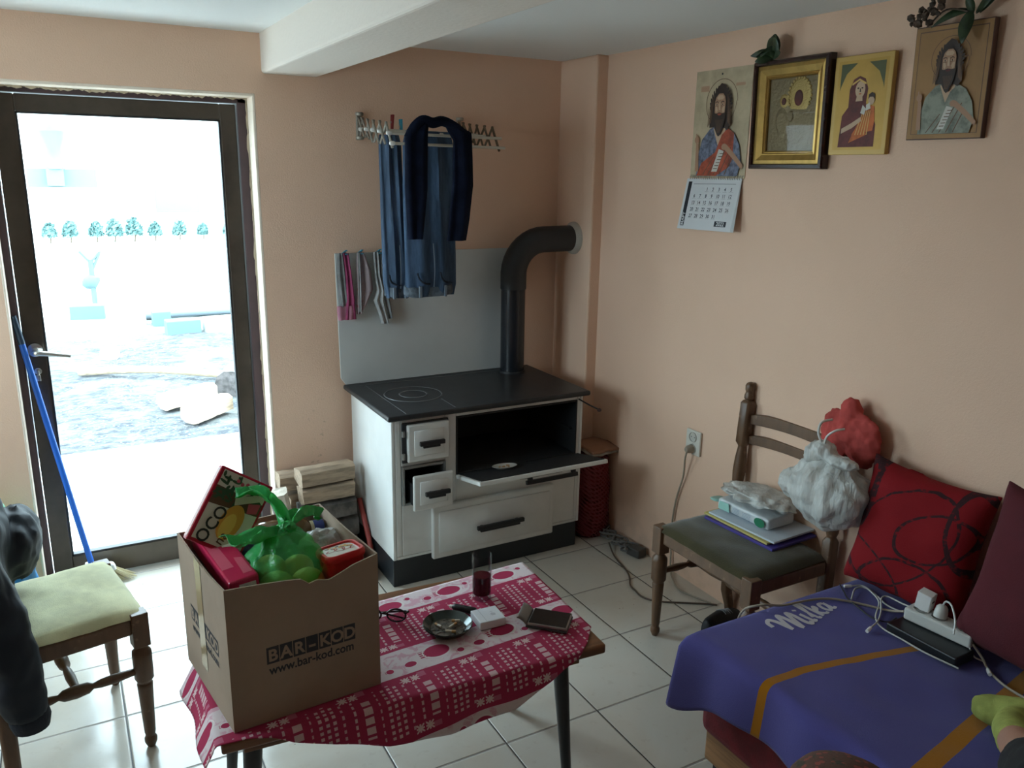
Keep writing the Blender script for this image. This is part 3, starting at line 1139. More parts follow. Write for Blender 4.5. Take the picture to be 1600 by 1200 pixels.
# ------------------------------------------------------------------ cardboard box and groceries
k = Mt('brown_cardboard', (.37, .285, .215), .85, spec=.2)
k.vary(.06, 5)
k.bump(k.noise(30, 2, stretch=(1, 1, 14)), .08, .002)
m_card = k.m
m_ink = M('dark_print_ink', (.030, .032, .040), .6)
k = Mt('clear_packing_tape', (.42, .32, .19), .12, spec=.6)
m_tape = k.m
BZ = TZ + .0062
bA, bB, bC, bD = Vector((-1.481, -.895, 0)), Vector((-1.135, -.873, 0)), Vector((-1.171, -.528, 0)), Vector((-1.528, -.551, 0))
bO = (bA + bB + bC + bD) / 4
bO.z = BZ
BH = .345
gb = thing('cardboard_box', 'open brown cardboard box of groceries standing on the coffee table', 'box', bO)
q0 = [v - Vector((bO.x, bO.y, 0)) for v in (bA, bB, bC, bD)]
def wallpanel(bm, p, q, top, inward, th=.004):
    """cardboard side from p to q with a profile of (t, height) along its top"""
    d = q - p
    nin = inward.normalized() * th
    for (t0, h0), (t1, h1) in zip(top, top[1:]):
        a, b = p + d * t0, p + d * t1
        hexa(bm, [a, b, b + nin, a + nin, a + Vector((0, 0, h0)), b + Vector((0, 0, h1)), b + nin + Vector((0, 0, h1)), a + nin + Vector((0, 0, h0))])
bm = B()
cin = Vector((0, 0, 0))
def inn(p, q):
    m = (p + q) / 2
    n_ = (q - p).cross(Vector((0, 0, 1))).normalized()
    return n_ if n_.dot(cin - m) > 0 else -n_
A_, B_, C_, D_ = q0
wallpanel(bm, A_, B_, [(0, BH), (.13, .342), (.25, .338), (.40, .332), (.475, .328), (.53, .312), (.58, .316), (.66, .309), (.70, .314), (.765, .322), (.83, .331), (1, .344)], inn(A_, B_))
wallpanel(bm, B_, C_, [(0, BH), (.5, .341), (1, BH)], inn(B_, C_))
wallpanel(bm, C_, D_, [(0, BH), (.5, .340), (1, BH)], inn(C_, D_))
wallpanel(bm, D_, A_, [(0, BH), (.3, .338), (.7, .336), (1, BH)], inn(D_, A_))
f = bm.faces.new([bm.verts.new(v * .985 + Vector((0, 0, .002))) for v in q0])
ob('carton', bm, m_card, gb, smooth=False)
fM = frame_m(A_ + inn(A_, B_) * -.0004, B_ - A_, (0, 0, 1))
bm = B()
lx0, lx1, lz0, lz1 = .079, .287, .143, .184
cw = (lx1 - lx0) / 7
for i, ch in enumerate('BAR-KOD'):
    poly(bm, [(lx0 + i * cw + .001, lz0), (lx0 + (i + 1) * cw - .001, lz0), (lx0 + (i + 1) * cw - .001, lz1), (lx0 + i * cw + .001, lz1)], fM, 0, 0)
    text_bm(bm, ch, .040, fM @ Matrix.Translation((lx0 + (i + .5) * cw, lz0 + .0065, .0003)), 1, 0, 'CENTER', .95 if ch != '-' else 1.3, .0012)
text_bm(bm, 'www.bar-kod.com', .0305, fM @ Matrix.Translation(((lx0 + lx1) / 2, .1165, .0002)), 0, 0, 'CENTER', .86, .0007)
ob('front_print', bm, [m_ink, m_card], gb, smooth=False)
sM = frame_m(D_ + inn(D_, A_) * -.0004, A_ - D_, (0, 0, 1))
bm = B()
for i, ch in enumerate('BAR-KOD'):
    x0 = .07 + i * cw
    if .135 < x0 + cw * .5 < .175:
        pass
    poly(bm, [(x0 + .001, .15), (x0 + cw - .001, .15), (x0 + cw - .001, .19), (x0 + .001, .19)], sM, 0, 0)
    text_bm(bm, ch, .040, sM @ Matrix.Translation((x0 + cw / 2, .1565, .0003)), 1, 0, 'CENTER', .95, .0012)
text_bm(bm, 'www.bar-kod.com', .0305, sM @ Matrix.Translation((.174, .122, .0002)), 0, 0, 'CENTER', .86, .0007)
ob('side_print', bm, [m_ink, m_card], gb, smooth=False)
bm = B()
poly(bm, [(.135, .06), (.180, .06), (.180, .338), (.135, .338)], sM, .0007, 0)
ob('packing_tape', bm, m_tape, gb, smooth=False)

# chocolate box, upright and leaning in the back left corner
m_red = M('glossy_red_print', (.42, .012, .035), .22)
m_redspine = M('pale_pink_spine', (.62, .38, .36), .3)
m_holly = M('holly_green_print', (.025, .075, .035), .35)
m_gold = M('golden_sweet_print', (.62, .30, .05), .35)
m_ivory = M('ivory_print', (.66, .62, .56), .3)
m_brown = M('chocolate_brown_print', (.10, .045, .025), .35)
m_black = M('black_print', (.015, .014, .014), .4)
m_pinkp = M('pink_print', (.62, .10, .16), .25)
cb = thing('chocolate_box', 'red chocolate box with holly picture standing up at the back of the cardboard box', 'box', (-1.455, -.625, .80))
ux = Vector((.118, -.02, -.075)).normalized()
uy = Vector((.062, .05, .14)).normalized()
uy = (uy - ux * uy.dot(ux)).normalized()
uz = ux.cross(uy)
if uz.y > 0: uz = -uz
cw_, chh, cd = .132, .185, .044
cM = Matrix.Identity(4)
for i in range(3): cM[i][0], cM[i][1], cM[i][2] = ux[i], uy[i], uz[i]
cM.translation = Vector((-1.420, -.612, 1.003)) - Vector((-1.455, -.625, .80)) - uy * chh
bm = B()
vs = [cM @ Vector(p) for p in ((0, 0, -cd), (cw_, 0, -cd), (cw_, 0, 0), (0, 0, 0), (0, chh, -cd), (cw_, chh, -cd), (cw_, chh, 0), (0, chh, 0))]
hexa(bm, vs)
ob('carton', bm, m_red, cb, smooth=False, bev=.003)
bm = B()
fr = .009
P_ = lambda pts, l, m: poly(bm, pts, cM, l, m)
P_([(fr, fr), (cw_ - .006, fr), (cw_ - .006, chh - .006), (fr, chh - .006)], .0006, 0)
P_([(fr, chh - .09), (cw_ - .006, chh - .08), (cw_ - .006, chh - .05), (fr, chh - .045)], .0009, 5)
for i in range(34):
    x_, y_ = random.uniform(.012, cw_ - .02), random.uniform(chh - .075, chh - .012)
    if x_ > .07 and y_ < chh - .055: continue
    a = random.uniform(0, PI)
    P_(ell(x_, y_, random.uniform(.006, .015), .0035, 8, rot=a), .0011 + .00004 * i, 2)
for i in range(5):
    P_(ell(.05 + .012 * i, chh - .02 - .004 * (i % 2), .0045, .0045, 10), .0026, 4)
P_([(.06, chh - .055), (.115, chh - .03), (.118, chh - .045), (.066, chh - .075)], .0027, 0)
P_([(.095, chh - .06), (.122, chh - .05), (.122, chh - .075), (.1, chh - .082)], .0028, 4)
P_(ell(.075, chh - .115, .026, .045, 20, rot=-.15), .0029, 3)
P_(ell(.072, chh - .125, .015, .032, 20, rot=-.15), .0031, 7)
text_bm(bm, 'OCO', .040, cM @ Matrix.Translation((.040, chh - .182, .0034)) @ Matrix.Rotation(1.35, 4, 'Z'), 6, 0, 'LEFT', 1.0, .0006)
text_bm(bm, 'na', .032, cM @ Matrix.Translation((.078, chh - .172, .0034)) @ Matrix.Rotation(1.35, 4, 'Z'), 5, 0, 'LEFT', 1.0, .0003)
ob('cover_print', bm, [m_ivory, m_red, m_holly, m_gold, m_pinkp, m_brown, m_black, M('amber_print', (.72, .48, .10), .35)], cb, smooth=False)
bm = B()
sp4 = cM @ frame_m((-.0006, 0, 0), (0, 0, -1), (0, 1, 0))
poly(bm, [(.005, .006), (cd - .004, .006), (cd - .004, chh - .006), (.005, chh - .006)], sp4, 0, 0)
for i in range(7):
    poly(bm, ell(.024, .03 + .03 * i, .011, .011, 8, rot=i), sp4, .0004, 1 + i % 2)
ob('spine_print', bm, [m_redspine, m_ivory, m_pinkp], cb, smooth=False)

# long pink-red carton lying along the left side
lb = thing('sweets_box', 'shiny pink-red long carton lying along the sunlit side of the cardboard box', 'box', (-1.446, -.690, .797), (.05, -.09, .125))
bm = B(); box(bm, (0, 0, 0), (.066, .30, .056))
ob('carton', bm, M('pink_red_gloss', (.50, .02, .075), .16), lb, smooth=False, bev=.005, seg=3)
bm = B()
lM = frame_m((-.028, -.15, .0283), (1, 0, 0), (0, 1, 0))
poly(bm, [(.0, .06), (.026, .06), (.022, .28), (.0, .28)], lM, 0, 1)
poly(bm, [(.032, .16), (.052, .15), (.056, .26), (.036, .28)], lM, .0001, 0)
poly(bm, [(.034, .02), (.054, .02), (.054, .09), (.038, .10)], lM, .0001, 1)
lM2 = frame_m((-.030, -.1504, -.022), (1, 0, 0), (0, 0, 1))
poly(bm, [(.018, .004), (.055, .004), (.055, .036), (.018, .038)], lM2, 0, 0)
ob('box_print', bm, [m_ivory, m_pinkp], lb, smooth=False)

# green bag with fruit
k = Mt('thin_green_plastic', (.06, .50, .14), .25, spec=.5)
k.bump(k.noise(22, 4, .6, dist=1), .6, .012)
k.see(.46, (.66, 1.0, .60))
m_green = k.m
k = Mt('clear_green_plastic', (.05, .45, .12), .25, spec=.5)
k.bump(k.noise(30, 3, .6, dist=1), .5, .01)
k.see(.35, (.3, .95, .4))
m_green2 = k.m
gB = thing('produce_bag', 'knotted thin green plastic bag of oranges on top of the groceries', 'bag', (-1.322, -.765, .792))
bm = B()
def bagshape(p):
    t = max(0, p.z)
    s_ = 1 - .62 * t ** 1.6
    fold = 1 + .07 * math.sin(9 * math.atan2(p.y, p.x) + 3 * p.z) * (.3 + t)
    return (p.x * s_ * fold, p.y * s_ * fold, p.z)
blob(bm, (0, 0, .01), (.090, .090, .092), 5, .12, 3, 4, bagshape)
ob('bag_body', bm, m_green, gB)
bm = B(); blob(bm, (.008, -.005, .094), (.020, .018, .014), 3, .4, 3, 2)
ob('knot', bm, m_green2, gB)
def ribbon(pts, w, seed, tw=(0, 0, 1)):
    bm = B()
    P = smooth_path(pts, 8)
    rings = []
    n_ = len(P)
    for i, p in enumerate(P):
        T = (P[min(i + 1, n_ - 1)] - P[max(0, i - 1)]).normalized()
        sd = T.cross(Vector(tw)).normalized()
        up = sd.cross(T)
        t = i / (n_ - 1)
        ww = w[0] + (w[1] - w[0]) * t
        row = []
        for j in range(9):
            s_ = j / 8 * 2 - 1
            row.append(p + sd * s_ * ww + up * (.010 * math.sin(s_ * 4 + seed + t * 5) + .006 * noise.noise(p * 40 + Vector((s_ * 2, seed, 0)))))
        rings.append(row)
    loft(bm, rings, closed=False, cap=False)
    return bm
ob('bag_handle', ribbon([(.005, 0, .09), (-.045, -.012, .098), (-.09, -.02, .086), (-.125, -.035, .10)], (.012, .040), 1), m_green2, gB, solid=.001)
ob('bag_handle', ribbon([(.01, 0, .09), (.0, .05, .125), (-.03, .10, .155), (-.075, .125, .15)], (.012, .022), 3), m_green2, gB, solid=.001)
ob('bag_handle', ribbon([(.01, 0, .09), (.045, .035, .11), (.082, .05, .10), (.10, .045, .085)], (.014, .034), 5), m_green2, gB, solid=.001)
k = Mt('orange_peel', (.85, .42, .13), .5)
k.bump(k.noise(160, 2), .4, .003)
m_orange = k.m
for i, (ox, oy, oz, r, lb_) in enumerate([(-.035, -.045, -.012, .042, 'orange in the green bag, nearest the lettered side of the box'), (.045, -.04, -.02, .04, 'orange in the green bag, next to the red tub'), (-.03, .038, -.005, .038, 'orange in the green bag, under the knotted handles'), (.042, .036, -.018, .038, 'orange at the back of the green bag')]):
    bm = B(); blob(bm, (0, 0, 0), (r, r, r * .94), 3, .02)
    o = ob('orange', bm, m_orange, loc=(-1.322 + ox * .9, -.765 + oy, .772 + oz))
    tag(o, lb_, 'fruit', 'oranges in the green bag')

# red tub with printed lid
tb_ = thing('spread_tub', 'red plastic tub with white printed lid at the corner of the cardboard box', 'tub', (-1.197, -.812, .762), (-.16, -.08, .06))
m_tubred = M('red_plastic', (.55, .012, .015), .28)
def rrect(w, d, r, z_, n=6):
    out = []
    for cx, cy, a0 in ((w - r, d - r, 0), (-w + r, d - r, 90), (-w + r, -d + r, 180), (w - r, -d + r, 270)):
        for i in range(n + 1):
            a = math.radians(a0 + 90 * i / n)
            out.append((cx + r * math.cos(a), cy + r * math.sin(a), z_))
    return out
bm = B(); loft(bm, [rrect(.040, .036, .02, -.055), rrect(.046, .046, .022, .05)])
ob('tub_body', bm, m_tubred, tb_)
bm = B(); loft(bm, [rrect(.049, .049, .024, .045), rrect(.050, .050, .024, .048), rrect(.050, .050, .024, .058), rrect(.047, .047, .022, .062), rrect(.042, .042, .019, .0615), rrect(.040, .040, .018, .057)])
ob('lid', bm, m_tubred, tb_)
bm = B()
tM = frame_m((0, 0, .0576), (0, 1, 0), (-1, 0, 0))
tM = frame_m((0, 0, .0576), (.98, -.2, 0), (.2, .98, 0))
bm.faces.new([bm.verts.new(Vector((p[0] * .93, p[1] * .95, .0577))) for p in rrect(.040, .040, .018, 0)]).material_index = 0
for i in range(9):
    poly(bm, ell(-.028 + .006 * i, .022 + .006 * math.sin(i * 2), .006, .004, 8, rot=i), tM, .0003 + .00005 * i, 2 + i % 2)
poly(bm, [(.0, .022), (.032, .012), (.032, .020), (.004, .030)], tM, .0009, 3)
def squiggle(bm, pts, w, M4, lift, mi):
    P = smooth_path([(x, y, 0) for x, y in pts], 5)
    rows = []
    for i, p in enumerate(P):
        T = (P[min(i + 1, len(P) - 1)] - P[max(i - 1, 0)]).normalized()
        sd = Vector((-T.y, T.x, 0)) * w
        rows.append([M4 @ (p + sd + Vector((0, 0, lift))), M4 @ (p - sd + Vector((0, 0, lift)))])
    loft(bm, rows, closed=False, cap=False, mi=mi)
squiggle(bm, [(-.026, .004), (-.032, -.006), (-.026, -.008), (-.014, -.004), (-.006, .008), (-.012, .012), (-.010, -.004), (.004, -.008), (.012, .004), (.006, .010), (.010, -.006), (.022, -.002), (.028, .010), (.024, -.006), (.034, -.006)], .0011, tM, .0011, 1)
ob('lid_label', bm, [m_ivory, m_red, m_brown, m_gold], tb_, smooth=False)

# clear bag, bottle, navy packet, jar
k = Mt('crinkled_clear_wrap', (.62, .63, .62), .12, spec=.7)
k.bump(k.noise(40, 4, .6, dist=1), .8, .01)
k.see(.35)
m_wrap = k.m
bm = B(); blob(bm, (0, 0, 0), (.052, .040, .042), 4, .25, 3, 8)
tag(ob('pasta_packet', bm, m_wrap, loc=(-1.205, -.655, .770)), 'crinkled clear packet behind the red tub in the cardboard box', 'packet')
k = Mt('dark_oil_in_plastic', (.12, .065, .02), .08, spec=.7)
m_oil = k.m
bt = thing('oil_bottle', 'dark oil bottle with blue cap lying along the back of the cardboard box', 'bottle', (-1.275, -.578, .785), (0, .02, .07))
bm = B(); lathe(bm, [(.002, -.155), (.030, -.153), (.0375, -.145), (.037, -.10), (.0345, -.09), (.037, -.08), (.0345, -.07), (.037, -.06), (.037, -.02), (.034, -.005), (.034, .015), (.037, .025), (.036, .035), (.027, .052), (.018, .062), (.013, .066), (.013, .08)], 28, (0, 0, 0), ax='x')
ob('bottle_body', bm, m_oil, bt)
bm = B(); lathe(bm, [(.0165, .072), (.0172, .074), (.0172, .096), (.0160, .098)], 24, (0, 0, 0), ax='x')
ob('cap', bm, M('navy_cap', (.02, .04, .22), .35), bt)
bm = B(); lathe(bm, [(.0164, .060), (.0175, .061), (.0175, .071)], 24, (0, 0, 0), ax='x')
ob('neck_ring', bm, M('cream_ring', (.6, .52, .36), .4), bt)
bm = B(); blob(bm, (0, 0, 0), (.040, .034, .026), 4, .18, 2, 3)
tag(ob('sugar_packet', bm, M('navy_paper', (.045, .06, .17), .5), loc=(-1.382, -.640, .795)), 'navy blue packet between chocolate box and green bag', 'packet')
# unseen support sheet, added to carry the visible groceries
bm = B()
hexa(bm, [v * .95 + Vector((0, 0, .19)) for v in q0] + [v * .95 + Vector((0, 0, .197)) for v in q0])
ob('hidden_support', bm, m_card, gb, smooth=False)

# ------------------------------------------------------------------ things on the coffee table
CZ = TZ + .0062
k = Mt('drinking_glass', (.02, .02, .02), .02, spec=.8)
k.b.inputs['Transmission Weight'].default_value = 0
fres = k.t.nodes.new('ShaderNodeLayerWeight')
fres.inputs[0].default_value = .28
k.see(1.0 - N(k.t, fres.outputs[1]) * .55, (.96, .98, .98))
m_glass = k.m
gl = thing('drinking_glass', 'tall clear glass with a little dark red drink on the red cloth', 'glass', (-.731, -.614, CZ))
bm = B(); lathe(bm, [(.001, 0), (.0255, 0), (.027, .003), (.0275, .02), (.029, .137), (.0282, .138), (.0272, .137), (.0258, .02), (.024, .014), (.001, .013)], 40)
ob('glass_wall', bm, m_glass, gl)
bm = B(); lathe(bm, [(.001, .0135), (.0238, .0145), (.0256, .02), (.0263, .072), (.001, .072)], 40)
ob('drink', bm, M('dark_red_drink', (.075, .004, .010), .06), gl)

m_ash = M('dark_glazed_metal', (.05, .06, .058), .16, metal=.75)
at = thing('ashtray', 'round dark shiny ashtray full of ash and butts', 'ashtray', (-.892, -.728, CZ))
bm = B(); lathe(bm, [(.001, 0), (.046, 0), (.055, .004), (.066, .017), (.068, .020), (.0665, .022), (.063, .020), (.052, .009), (.044, .006), (.001, .005)], 48)
ob('bowl', bm, m_ash, at)
bm = B()
lathe(bm, [(.001, .0085), (.03, .0075), (.047, .0068), (.047, .006), (.001, .0055)], 24)
for i in range(40):
    a, r = random.uniform(0, 6.28), random.uniform(0, .042)
    blob(bm, (r * math.cos(a), r * math.sin(a), .008), (.006, .005, .002), 1, .6, 3, i)
ob('ash', bm, M('grey_brown_ash', (.16, .13, .10), .9, var=.3, vs=80), at)['kind'] = 'stuff'
m_butt = M('cigarette_paper', (.6, .55, .46), .8)
m_filt = M('cigarette_filter', (.5, .28, .12), .8)
for i, (bx_, by_, rz_, ln) in enumerate([(.012, -.006, .5, .032), (-.022, .012, 1.9, .024), (.03, .012, 2.6, .022), (-.005, -.03, -.5, .028)]):
    o = thing('cigarette_butt', ['cigarette butt in the middle of the ashtray, the longest', 'short cigarette butt in the ashtray on the box side', 'short cigarette butt in the ashtray towards the cigarette packet', 'cigarette butt near the front rim of the ashtray'][i], 'cigarette butt', (-.892 + bx_, -.728 + by_, CZ + .0135), (0, .06, rz_), 'cigarette butts in the ashtray')
    bm = B(); lathe(bm, [(.0036, -ln / 2), (.0036, ln * .1)], 10, ax='x')
    ob('paper', bm, m_butt, o)
    bm = B(); lathe(bm, [(.0037, ln * .1), (.0037, ln / 2)], 10, ax='x')
    ob('filter', bm, m_filt, o)

cg = thing('cigarette_packet', 'white cigarette packet lying on the red cloth beside the marker', 'cigarette packet', (-.776, -.742, CZ), (0, 0, -.06))
bm = B(); bx(bm, -.038, .038, -.036, .036, .0005, .024)
ob('packet', bm, M('white_packet_card', (.70, .71, .74), .4), cg, smooth=False, bev=.0025)
bm = B()
gM = frame_m((-.038, -.036, .0242), (1, 0, 0), (0, 1, 0))
poly(bm, [(.020, .004), (.0208, .004), (.0208, .068), (.020, .068)], gM, 0, 0)
poly(bm, [(.045, .025), (.056, .025), (.058, .034), (.050, .040), (.043, .034)], gM, 0, 1)
poly(bm, [(.046, .044), (.056, .044), (.056, .046), (.046, .046)], gM, 0, 1)
ob('packet_print', bm, [M('grey_print', (.28, .28, .31), .5), M('pale_grey_print', (.48, .48, .52), .5)], cg, smooth=False)

mk = thing('marker_pen', 'short black marker with pale tip between ashtray and glass', 'pen', (-.815, -.664, CZ + .0105), (0, .0, -.85))
bm = B(); lathe(bm, [(.004, -.034), (.009, -.028), (.010, -.02), (.0102, .036), (.009, .039)], 20, ax='x')
ob('barrel', bm, m_blackp, mk)
bm = B(); lathe(bm, [(.002, -.043), (.0045, -.041), (.0055, -.034), (.0055, -.030)], 14, ax='x')
ob('tip', bm, m_ivory, mk)

ph = thing('notebook_phone', 'black phone in an open flip case with grey edges on the cloth', 'phone', (-.628, -.825, CZ), (0, 0, -.77))
bm = B(); bx(bm, -.058, .058, -.044, .044, .0005, .007)
ob('case', bm, M('dark_phone_case', (.04, .04, .042), .55), ph, smooth=False, bev=.003)
bm = B(); bx(bm, -.053, .056, -.042, .042, .007, .016)
ob('phone_body', bm, M('grey_metal_edge', (.30, .29, .27), .35, metal=.6), ph, smooth=False, bev=.003, seg=3)
bm = B(); bx(bm, -.050, .053, -.039, .039, .0158, .0166)
ob('screen', bm, M('black_screen', (.010, .010, .011), .25), ph, smooth=False)
bm = B()
grid(bm, lambda u, v: (-.056 + .002 * v - .03 * v, -.040 + .08 * u, .008 + .036 * v - .018 * v * v), 6, 8)
ob('case_flap', bm, M('grey_flap', (.22, .20, .19), .5), ph, solid=.004)

lt = thing('lighter', 'dark red lighter lying between ashtray and marker', 'lighter', (-.872, -.662, CZ), (0, 0, -.3))
bm = B(); bx(bm, -.030, .026, -.011, .011, .0005, .0115)
ob('lighter_body', bm, M('dark_red_lighter', (.16, .008, .03), .25), lt, smooth=False, bev=.004, seg=3)
bm = B(); bx(bm, -.040, -.030, -.010, .010, .001, .011)
ob('lighter_head', bm, m_chrome, lt, smooth=False, bev=.002)

gs = thing('eyeglasses', 'folded black-rimmed eyeglasses on the cloth right beside the cardboard box', 'glasses', (-1.030, -.612, CZ), (0, 0, -.55))
m_rim = M('black_rim', (.010, .010, .012), .2)
k = Mt('spectacle_lens', (.05, .05, .06), .04)
k.see(.82)
for sx_ in (-1, 1):
    loop = [(sx_ * .034 + .026 * math.cos(a), .0, .022 + .019 * math.sin(a)) for a in [2 * PI * i / 20 for i in range(21)]]
    bm = B(); tube(bm, loop, .0026, 8, 0, cap=False)
    ob('rim', bm, m_rim, gs)
    bm = B(); bm.faces.new([bm.verts.new((sx_ * .034 + .025 * math.cos(2 * PI * i / 20), 0, .022 + .018 * math.sin(2 * PI * i / 20))) for i in range(20)])
    ob('lens', bm, k.m, gs, solid=.0015, smooth=False)
    bm = B(); tube(bm, [(sx_ * .061, 0, .03), (sx_ * .060, .012, .029), (sx_ * -.02, .018 + .006 * sx_, .014), (sx_ * -.055, .02 + .006 * sx_, .004)], [.003, .0028, .0026, .003], 8, 5)
    ob('temple', bm, m_rim, gs)
bm = B(); tube(bm, [(-.009, 0, .026), (0, -.002, .029), (.009, 0, .026)], .0022, 8, 4)
ob('bridge', bm, m_rim, gs)

# ------------------------------------------------------------------ on the right wall
def onwall(y, z, off=.0):            # picture plane on the right wall: x to the viewer's right, y up, out into the room
    return frame_m((WR - off, y, z), (0, -1, 0), (0, 0, 1))
i_skin = M('painted_skin', (.36, .20, .12), .6)
i_skinl = M('painted_light_skin', (.50, .34, .22), .6)
i_hair = M('painted_dark_hair', (.035, .018, .012), .6)
i_ochre = M('painted_ochre', (.42, .29, .13), .6, var=.1, vs=12)
i_tan = M('painted_parchment', (.50, .40, .26), .6, var=.12, vs=9)
i_gold = M('painted_gold', (.46, .27, .05), .45, metal=.25, var=.08)
i_red = M('painted_red_cloak', (.42, .075, .03), .6, var=.25, vs=30)
i_blue = M('painted_blue_tunic', (.17, .19, .27), .6, var=.3, vs=60)
i_green = M('painted_sage_robe', (.26, .27, .21), .6, var=.25, vs=30)
i_dkgreen = M('painted_dark_green', (.07, .08, .03), .6)
i_maroon = M('painted_maroon', (.13, .02, .016), .6, var=.2, vs=30)
i_orange = M('painted_orange', (.55, .13, .02), .6, var=.2, vs=30)
i_white = M('painted_white', (.55, .52, .46), .6)
i_line = M('painted_line', (.12, .06, .03), .6)

def bearded(bm, M4, w, h, l0, mi):
    """generic haloed, long-haired, bearded man in robes; mi maps part names to material slots"""
    k_ = [l0]
    def P(pts, m):
        poly(bm, [(x * w, y * h) for x, y in pts], M4, k_[0], mi[m])
        k_[0] += .00012
    cx = .5
    for i in range(40):
        a0, a1 = 2 * PI * i / 40, 2 * PI * (i + 1) / 40
        P([(cx + .27 * math.cos(a0), .70 + .27 * w / h * math.sin(a0)), (cx + .27 * math.cos(a1), .70 + .27 * w / h * math.sin(a1)), (cx + .278 * math.cos(a1), .70 + .278 * w / h * math.sin(a1)), (cx + .278 * math.cos(a0), .70 + .278 * w / h * math.sin(a0))], 'line')
    P([(.13, .02), (.15, .22), (.20, .36), (.34, .46), (.44, .48), (.60, .48), (.78, .41), (.88, .30), (.93, .14), (.88, .02)], 'tunic')
    P([(.40, .46), (.50, .30), (.58, .30), (.62, .46)], 'skin2')
    P([(.66, .46), (.78, .41), (.86, .28), (.72, .10), (.50, .02), (.14, .02), (.22, .14), (.46, .24), (.56, .40)], 'cloak')
    for i in range(5):
        x0 = .25 + .10 * i
        P([(x0, .03), (x0 + .015, .03), (x0 + .20, .20 + .03 * i), (x0 + .185, .20 + .03 * i)], 'line')
    P([(.78, .41), (.88, .30), (.93, .14), (.80, .12), (.78, .26)], 'tunic')
    P([(.62, .27), (.80, .17), (.95, .08), (.97, .12), (.82, .22), (.66, .31)], 'skin')
    P(ell(.62, .29, .05, .03, 10), 'skin')
    P([(.42, .06), (.52, .06), (.62, .25), (.53, .27)], 'paper')
    for i in range(6):
        P([(.45 + .02 * i, .085 + .028 * i), (.52 + .02 * i, .085 + .028 * i), (.525 + .02 * i, .092 + .028 * i), (.455 + .02 * i, .092 + .028 * i)], 'line')
    P([(.11, .06), (.18, .06), (.15, .32), (.10, .34)], 'skin')
    P(ell(.115, .36, .045, .035, 10), 'skin')
    P([(.09, .38), (.11, .38), (.105, .42), (.09, .42)], 'skin')
    P([(.33, .47), (.33, .60), (.37, .74), (.42, .82), (.50, .87), (.57, .85), (.64, .77), (.68, .64), (.71, .50), (.66, .44), (.58, .47), (.42, .47)], 'hair')
    for i in range(16):
        a = -.25 + (PI + .5) * i / 15
        q = ell(.512 + .165 * math.cos(a), .67 + .175 * w / h * 1.1 * math.sin(a), .045, .016, 8, rot=a * .6 + .4)
        P(q, 'hair')
    for sx_ in (-1, 1):
        for i in range(5):
            P([(.51 + sx_ * (.12 + .02 * i), .76 - .03 * i), (.51 + sx_ * (.125 + .02 * i), .77 - .03 * i), (.51 + sx_ * (.16 + .012 * i), .52 - .01 * i), (.51 + sx_ * (.15 + .012 * i), .51 - .01 * i)], 'line')
    P([(.415, .70), (.42, .60), (.45, .55), (.57, .55), (.60, .60), (.607, .70), (.59, .745), (.55, .775), (.48, .775), (.435, .745)], 'skin')
    P([(.45, .735), (.47, .760), (.55, .760), (.575, .735), (.55, .72), (.47, .72)], 'skin2')
    P([(.43, .655), (.45, .665), (.475, .63), (.46, .60), (.435, .62)], 'skin2')
    P([(.545, .63), (.57, .665), (.595, .655), (.59, .61), (.565, .60)], 'skin2')
    P([(.410, .63), (.425, .60), (.455, .595), (.50, .605), (.565, .595), (.60, .60), (.615, .63), (.62, .56), (.585, .46), (.545, .405), (.515, .385), (.485, .405), (.44, .46), (.405, .56)], 'hair')
    for i in range(6):
        P([(.445 + .026 * i, .54), (.452 + .026 * i, .54), (.495 + .008 * i, .42), (.490 + .008 * i, .42)], 'line')
    P([(.47, .592), (.512, .598), (.556, .592), (.535, .580), (.512, .577), (.49, .580)], 'red')
    P([(.500, .70), (.522, .70), (.533, .635), (.520, .625), (.503, .625), (.492, .635)], 'skin2')
    P([(.520, .70), (.526, .70), (.538, .635), (.530, .632)], 'line')
    for ex in (.458, .563):
        P(ell(ex, .675, .026, .0085, 12), 'skin2')
        P(ell(ex, .675, .010, .0075, 8), 'hair')
        P([(ex - .032, .690), (ex, .700), (ex + .032, .692), (ex + .028, .698), (ex, .708), (ex - .030, .697)], 'hair')
        P([(ex - .026, .664), (ex + .026, .664), (ex + .02, .660), (ex - .02, .660)], 'line')
    return k_[0]

# calendar
cal = thing('wall_calendar', 'wall calendar with bearded saint picture above a spiral March 2022 page', 'calendar', (WR - .001, .035, 1.676))
cal_m = frame_m((0, 0, 0), (0, -1, 0), (0, 0, 1))
bm = B()
prism(bm, [(0, 0), (.296, 0), (.296, .390), (0, .390)], cal_m, .0015, 0)
l1 = bearded(bm, cal_m, .296, .39, .0018, {'line': 1, 'tunic': 2, 'cloak': 3, 'skin': 4, 'skin2': 5, 'paper': 6, 'hair': 7, 'red': 3})
for r_ in (((.03, .315), (.075, .335)), ((.215, .325), (.262, .335))):
    poly(bm, [r_[0], (r_[1][0], r_[0][1]), r_[1], (r_[0][0], r_[1][1])], cal_m, .0019, 8)
ob('picture', bm, [i_tan, i_line, i_blue, i_red, i_skin, i_skinl, i_white, i_hair, M('faded_red_lettering', (.40, .24, .15), .6)], cal, smooth=False)
bm = B(); lathe(bm, [(.004, 0), (.004, .004), (.001, .006)], 10, (-.002, -.14, .372), ax='x')
ob('nail', bm, m_iron, cal)
pad_m = frame_m((-.003, 0, -.004), (0, -1, 0), (.18, 0, 1))
pad_m = frame_m((-.040, .012, -.196), (0, -1, .012), (.19, 0, 1))
PWd, PHt = .298, .196
m_page = M('calendar_page', (.60, .61, .62), .6)
bm = B()
